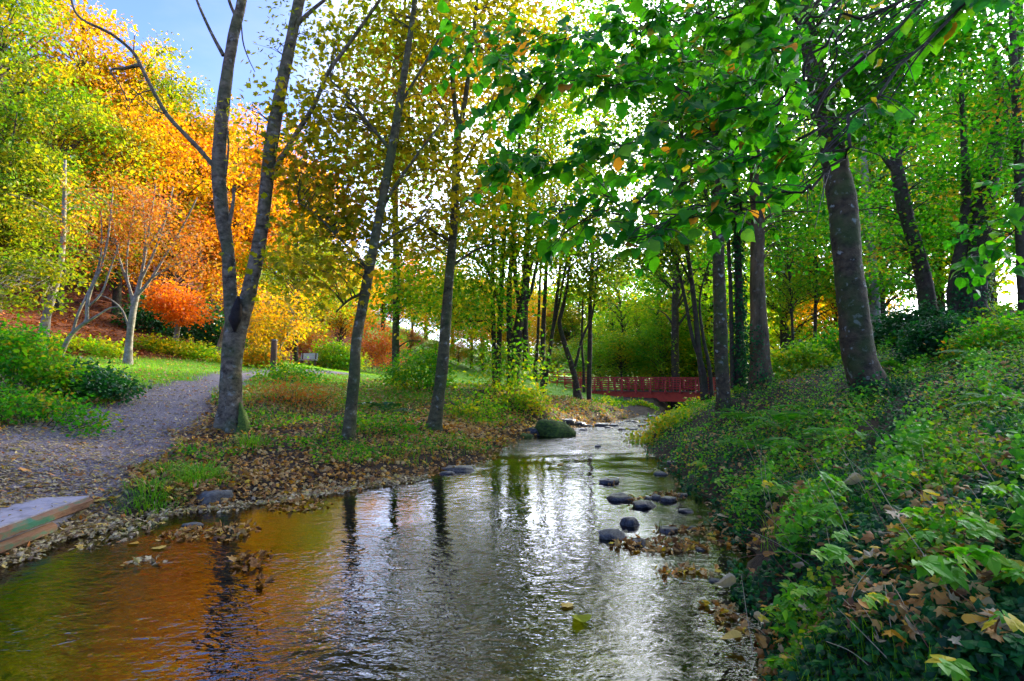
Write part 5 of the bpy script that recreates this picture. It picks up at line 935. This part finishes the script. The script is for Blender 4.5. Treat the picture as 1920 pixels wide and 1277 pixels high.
# ------------------------------------------------------------------ brambles and dry stems in the right foreground
def leaflet_mesh(tint, kind):
    m_ = MB(); base = outline_leaf([(.10, -.02), (.28, .10), (.36, .28), (.32, .36), (.34, .44), (.25, .60), (.24, .68), (.10, .86), (0, 1.02)], .18, .18)
    for a, s in ((0, 1.0), (1.15, .85), (-1.15, .85)) if kind == 3 else ((0, 1.0), (1.0, .9), (-1.0, .9), (1.9, .7), (-1.9, .7)):
        V = base[0] * s; V = V + np.array([0, .12, 0]); ca, sa = math.cos(a), math.sin(a)
        m_.add(np.stack([V[:, 0] * ca - V[:, 1] * sa, V[:, 0] * sa + V[:, 1] * ca, V[:, 2]], 1), base[1], tint + .06 * abs(a))
    return m_.mesh('leaf', BRAM)
LM = [leaflet_mesh(t, k) for t in (.15, .3, .5) for k in (3, 5)] + [leaflet_mesh(.95, 3)]
def bramble(label, pts, Y0, n, size, yellow=0.0, seed=1, group=None):
    rng = random.Random(seed); g0 = grd(pts[0][0], pts[0][1]); Yb = g0[1]
    root = empty('bramble', tuple(g0), label, 'bramble', group)
    P = [g0 + np.array([0, 0, -.02])] + [at(u, v, Yb - .10 * i) for i, (u, v) in enumerate(pts[1:], 1)]
    for q in P[1:]: q[2] = max(q[2], h1(q[0], q[1]) + .06)
    C = crom(np.array(P), 6); m_ = MB(); tube(m_, C, np.linspace(.0045, .002, len(C)), 5); stm = m_.build('stem', STEMR, root)
    for i in range(n):
        t = .35 + .65 * i / max(1, n - 1); c = C[min(len(C) - 1, int(t * (len(C) - 1)))]; a = rng.uniform(0, 6.28) if i < n - 1 else math.atan2(C[-1][0] - C[-3][0], C[-1][1] - C[-3][1])
        link('leaf', LM[6] if rng.random() < yellow else LM[rng.randrange(6)], stm, tuple(c - np.array(g0) + np.array([0, 0, .012])), (rng.uniform(-.7, .05), rng.uniform(-.3, .3), a), size * rng.uniform(.75, 1.2))
_br = [('bramble spray of bright leaves high in the centre of the right bank', [(1600, 960), (1585, 925), (1565, 900), (1540, 892)], 7, .075, .0), ('bramble arching over the ivy left of the dry stems', [(1590, 1010), (1575, 970), (1552, 950), (1520, 972)], 8, .075, .0), ('bramble with a yellow-tipped leaf low in the bank centre', [(1600, 1090), (1580, 1050), (1560, 1030), (1530, 1040)], 8, .07, .15), ('large-leaved bramble right of the cream curled leaf', [(1800, 1150), (1790, 1090), (1760, 1055), (1725, 1062)], 8, .085, .1),
     ('broad bramble spray nearest the right edge', [(1890, 1110), (1870, 1060), (1830, 1035), (1790, 1060)], 8, .085, .0), ('bramble with pale round leaves above the orange leaf', [(1870, 1040), (1850, 1000), (1825, 975), (1805, 985)], 6, .065, .0), ('bramble spray at the right edge above the others', [(1915, 980), (1905, 940), (1880, 915), (1850, 920)], 8, .07, .1), ('bramble with two yellow leaves on the upper bank', [(1720, 930), (1715, 900), (1700, 885), (1685, 888)], 5, .07, .7),
     ('small bramble at the bottom left of the bank by the water', [(1440, 1277), (1445, 1255), (1455, 1240), (1470, 1245)], 7, .06, .0), ('bramble cut by the bottom edge at the lower right', [(1800, 1277), (1795, 1262), (1785, 1245), (1765, 1250)], 7, .065, .15), ('bramble spray over the middle of the ivy slope', [(1690, 1075), (1680, 1040), (1700, 1015), (1735, 1005)], 6, .06, .2), ('bramble sprig beside the ferny bank on the left', [(1465, 950), (1460, 920), (1450, 905), (1430, 910)], 6, .075, .1),
     ('bramble sprig over the water edge below the ferns', [(1400, 930), (1390, 905), (1370, 895), (1345, 905)], 7, .08, .2), ('yellowing bramble by the upper water edge', [(1330, 900), (1325, 880), (1310, 868), (1290, 872)], 7, .09, .7), ('bramble near the top of the bank below the ivy mound', [(1760, 860), (1755, 835), (1735, 820), (1710, 828)], 7, .09, .1), ('bramble with small leaves at the right edge near the crest', [(1900, 760), (1890, 735), (1870, 720), (1845, 728)], 7, .09, .0), ('bramble under the thick leaning trunk', [(1620, 840), (1610, 815), (1590, 805), (1565, 812)], 7, .09, .0), ('bramble trailing down to the stream at the lower bank', [(1480, 1180), (1470, 1150), (1450, 1140), (1425, 1160)], 6, .055, .3)]
for i, (lab, pts, n, s, ye) in enumerate(_br): bramble(lab, pts, None, n, s, ye, i + 1)
rr2 = random.Random(44); kk = 0
while kk < 34:
    u = rr2.uniform(1400, 1890); v = rr2.uniform(780, 1245)
    if u < 1390 + max(0, v - 950) * .15: continue
    P0 = grd(u, v); sx = rr2.choice((-1, 1)) * rr2.uniform(15, 40) * 4 / P0[1]; hh_ = rr2.uniform(25, 45) * 4 / P0[1]
    bramble('low bramble sprig of bright green leaves on the right bank', [(u, v), (u + sx * .3, v - hh_ * .8), (u + sx * .8, v - hh_), (u + sx * 1.5, v - hh_ * .8)], None, rr2.randint(5, 8), rr2.uniform(.05, .07), .12, 100 + kk, 'bramble sprigs on the right bank'); kk += 1
_ds = [[(1600, 860), (1640, 950), (1690, 1040)], [(1520, 850), (1570, 950), (1610, 1050)], [(1440, 880), (1490, 920), (1525, 955)], [(1715, 850), (1730, 930), (1745, 1000)], [(1640, 900), (1690, 980), (1760, 1080), (1830, 1190)], [(1570, 1140), (1640, 1210), (1700, 1277)], [(1375, 1048), (1450, 1036), (1500, 1038), (1590, 1055)], [(1640, 1050), (1690, 1048), (1720, 1060)], [(1480, 850), (1530, 930), (1570, 1000)], [(1760, 880), (1790, 960), (1830, 1060)],
       [(1830, 850), (1880, 930), (1915, 1010)], [(1550, 1230), (1600, 1250), (1660, 1277)], [(1690, 1200), (1720, 1225), (1760, 1250)], [(1560, 800), (1600, 880), (1640, 960)], [(1430, 960), (1470, 1000), (1500, 1060)], [(1780, 1100), (1830, 1160), (1860, 1230)], [(1640, 1130), (1600, 1180), (1590, 1220)], [(1390, 1080), (1400, 1150), (1412, 1240)]]
for _ in range(34):
    u = rr2.uniform(1420, 1900); v = rr2.uniform(850, 1265); a_ = rr2.uniform(-.9, .5); l_ = rr2.uniform(60, 150)
    _ds.append([(u - math.cos(a_ + 1.0) * l_, v - math.sin(a_ + 1.2) * l_), (u - math.cos(a_ + .9) * l_ * .5, v - math.sin(a_ + 1.2) * l_ * .62), (u, v)])
for i, q in enumerate(_ds):
    g0 = grd(*q[-1]); P = [g0]
    for j, (u, v) in enumerate(q[-2::-1], 1): c = at(u, v, g0[1] + .12 * j); c[2] = max(c[2], h1(c[0], c[1]) + .08 + .05 * j); P.append(c)
    C = crom(np.array(P), 6); m_ = MB(); tube(m_, C, np.linspace(.0024, .001, len(C)), 5); o = m_.build('dry_stem', STEMD if i % 3 else STEMR); tag(o, 'thin dry plant stem arching over the ivy of the right foreground bank', 'stem', 'dry stems on the right bank')

# grass tufts at the left water edge
def tuft(label, u, v, n, hgt, rx, seed, mat=GRASS):
    b = grd(u, v); r_ = np.random.default_rng(seed); N_ = n; q = r_.normal(0, rx * .5, (N_, 2)); root = empty('grass_tuft', tuple(b), label, 'grass tuft'); m_ = MB()
    for k in range(N_):
        p0 = np.array([b[0] + q[k, 0], b[1] + q[k, 1], 0]); p0[2] = h1(p0[0], p0[1]) - .01; d = norm(np.array([q[k, 0], q[k, 1], 0]) + r_.normal(0, .08, 3)); hh = hgt * r_.uniform(.5, 1.2); d[2] = 0
        s_ = np.array([-d[1], d[0], 0]) * .006; ps = [p0, p0 + d * hh * .2 + np.array([0, 0, hh * .6]), p0 + d * hh * .6 + np.array([0, 0, hh * .8]), p0 + d * hh * 1.05 + np.array([0, 0, hh * .5])]
        V = np.array([ps[0] - s_, ps[0] + s_, ps[1] - s_, ps[1] + s_, ps[2] - s_ * .7, ps[2] + s_ * .7, ps[3]]); m_.add(V, [np.array([[0, 1, 3, 2], [2, 3, 5, 4]]), np.array([[4, 5, 6]])], np.clip(r_.normal(.45, .3), 0, 1))
    stuffp(m_.build('blades', mat, root))
tuft('bright green grass tuft above the squarish block at the left shore', 375, 898, 420, .19, .36, 1); tuft('smaller drooping grass tuft left of the squarish block', 285, 935, 260, .17, .30, 2); tuft('low grass tuft on the path edge above the others', 310, 885, 160, .14, .3, 3)
tuft('thin grass tuft at the foot of the twin-stemmed tree', 470, 835, 160, .22, .3, 4)

# ------------------------------------------------------------------ linden on the right bank, its trunk just outside the frame, boughs hanging into the picture
rng = np.random.default_rng(77)
tb = np.array([4.9, 2.7, h1(4.9, 2.7) - .1]); lt = empty('linden_tree', tuple(tb), 'linden with large green leaves on boughs hanging across the upper right', 'tree')
m_ = MB(); TP = crom(np.array([tb, tb + (.05, .05, 1.2), tb + (-.1, .15, 2.6), tb + (-.2, .3, 4.5), tb + (-.2, .4, 7), tb + (-.1, .4, 9.5)]), 6); tube(m_, TP, np.linspace(.24, .07, len(TP)), 14, .07, 2, flare=(.4, .3)); m_.build('trunk', B_RIDGE, lt, True)
bough = [[(1500, -60, 3.3), (1400, 20, 3.4), (1250, 40, 3.6), (1110, 60, 3.7), (960, 85, 3.8), (850, 105, 3.9)], [(1560, 0, 3.1), (1450, 130, 3.2), (1300, 175, 3.3), (1150, 150, 3.4), (1010, 150, 3.5), (930, 170, 3.6)],
         [(1580, 60, 3.0), (1480, 180, 3.05), (1400, 215, 3.1), (1250, 235, 3.2), (1120, 280, 3.3), (1000, 300, 3.4), (910, 320, 3.5)], [(1600, 120, 2.8), (1520, 260, 2.85), (1440, 290, 2.9), (1320, 320, 3.0), (1210, 370, 3.05), (1120, 400, 3.1), (1060, 415, 3.1)],
         [(1640, 180, 2.65), (1560, 320, 2.7), (1420, 380, 2.75), (1330, 395, 2.8), (1250, 420, 2.85), (1190, 440, 2.9)], [(1560, -60, 3.4), (1440, 60, 3.5), (1300, 110, 3.7), (1180, 100, 3.9)],
         [(1990, 330, 3.6), (1900, 420, 3.8), (1850, 470, 4.0), (1805, 515, 4.2)], [(1560, -40, 3.9), (1440, 110, 4.2), (1300, 90, 4.4), (1150, 110, 4.6), (1020, 130, 4.7)], [(1600, 60, 3.8), (1480, 230, 3.9), (1330, 270, 4.1), (1200, 310, 4.3), (1090, 350, 4.4)]]
LL = []; BO = []
for k, s in enumerate(bough):
    P = np.array([at(u, v, y) for u, v, y in s]); st_ = TP[np.argmin(abs(TP[:, 2] - (P[0, 2] - .15)))]; mid_ = np.array([3.2, 2.9, max(P[0, 2] + .25, 4.2)]) if k != 6 else (st_ + P[0]) / 2; st_ = TP[np.argmin(abs(TP[:, 2] - (mid_[2] - .6)))]; C = crom(np.vstack([st_, mid_, P]), 7); jj_ = rng.normal(0, .022, C.shape); jj_[:3] = 0; C = C + jj_ + .04 * np.sin(np.arange(len(C))[:, None] * .9 + rng.uniform(0, 6, 3)); m_ = MB()
    tube(m_, C, np.linspace(.010, .002, len(C)), 6, .08, k); BO.append(m_.build('bough', B_DARK, lt, True))
    tw = MB(); ln = np.linalg.norm(np.diff(C, axis=0), axis=1).cumsum(); tot = ln[-1]; s0 = ln[9] if k != 6 else ln[12]
    for j in np.arange(s0, tot, .047 if k != 6 else .09):
        i = min(len(C) - 2, int(np.searchsorted(ln, j))); c = C[i] + (C[i + 1] - C[i]) * rng.uniform(0, 1); dirb = norm(C[i + 1] - C[i]); sd_ = norm(np.cross(dirb, (0, 0, 1.0))) * (1 if rng.random() < .5 else -1)
        d = norm(sd_ * rng.uniform(.5, 1) + dirb * .7 + np.array([0, 0, rng.normal(-.12, .22)])); L_ = rng.uniform(.16, .42); E = c + d * L_ + np.array([0, 0, -.05 * L_]); tube(tw, crom(np.array([c, (c + E) / 2 + np.array([0, 0, .02]), E]), 3), np.linspace(.0035, .0015, 7), 4)
        for q in np.arange(.04, L_ + .02, .047): LL.append((c + d * q + rng.normal(0, .012, 3), d, norm(np.cross(d, (0, 0, 1.0))) * (1 if rng.random() < .5 else -1), k))
    stuffp(tw.build('twigs', TWIG, lt))
def upx(c):
    b = c - np.array([0, 0, EYE]); yf = b[1] * cp + b[2] * sp_; return CX + F * b[0] / yf, CY - F * (b[2] * cp - b[1] * sp_) / yf
LL = [q for q in LL if not ((1500 < upx(q[0])[0] < 1770 and rng.random() < .9) or (upx(q[0])[1] > 330 and upx(q[0])[0] < 1600 and rng.random() < .5))]
LV = []
for i in range(8):
    m_ = MB(); ti = (.08, .2, .3, .42, .5, .6, .82, 1.0)[i]; V = LINDEN[0].copy(); V[:, 2] += .22 * np.sin(V[:, 1] * 6 + i) * abs(V[:, 0]) - (.5 * (i % 3) - .2) * V[:, 0] ** 2 - .12 * (i % 2) * V[:, 1] ** 2; V[:, 0] *= .85 + .08 * (i % 4); V[:, 1] += .14; m_.add(V, LINDEN[1], ti); tube(m_, np.array([(0, 0, .0), (0, .08, .01), (0, .16, 0)]), [.008] * 3, 3, att=ti); LV.append(m_)
LVM = [m_.mesh('leaf', LINM, smooth=False) for m_ in LV]
from mathutils import Matrix
info = []
for (c, d, sdv, kb) in LL:
    dd_ = norm(d * .55 + sdv * .75 + np.array([0, 0, rng.normal(-.45, .3)])); n_ = norm(np.array([rng.normal(0, .38), -.25 + rng.normal(0, .38), 1.0])); n_ = norm(n_ - dd_ * (n_ @ dd_)); r_ = np.cross(dd_, n_); s = .076 * rng.uniform(.6, 1.3)
    vi = int(rng.choice(8, p=[.14, .18, .2, .2, .14, .10, .025, .015])); info.append((c, r_, dd_, n_, s, vi, kb))
def inframe(c):
    b = c - np.array([0, 0, EYE]); yf = b[1] * cp + b[2] * sp_; return abs(b[0] / yf) < .93 and (b[2] * cp - b[1] * sp_) / yf < .62
order = sorted(range(len(info)), key=lambda i: (not inframe(info[i][0]), np.linalg.norm(info[i][0] - np.array([0, 0, EYE])) / info[i][4]))
rest = MB()
for rank, i in enumerate(order):
    c, r_, dd_, n_, s, vi, kb = info[i]
    if rank < 300:
        o = link('leaf', LVM[vi], BO[kb]); M = Matrix(((r_[0] * s, dd_[0] * s, n_[0] * s, c[0] - tb[0]), (r_[1] * s, dd_[1] * s, n_[1] * s, c[1] - tb[1]), (r_[2] * s, dd_[2] * s, n_[2] * s, c[2] - tb[2]), (0, 0, 0, 1))); o.matrix_local = M
    else:
        V = np.concatenate(LV[vi].V); Fs = []; V = c + s * (V[:, :1] * r_ + V[:, 1:2] * dd_ + V[:, 2:] * n_); rest.add(V, list(LV[vi].F), LV[vi].A[0][0])
stuffp(rest.build('leaves', LINM, lt))
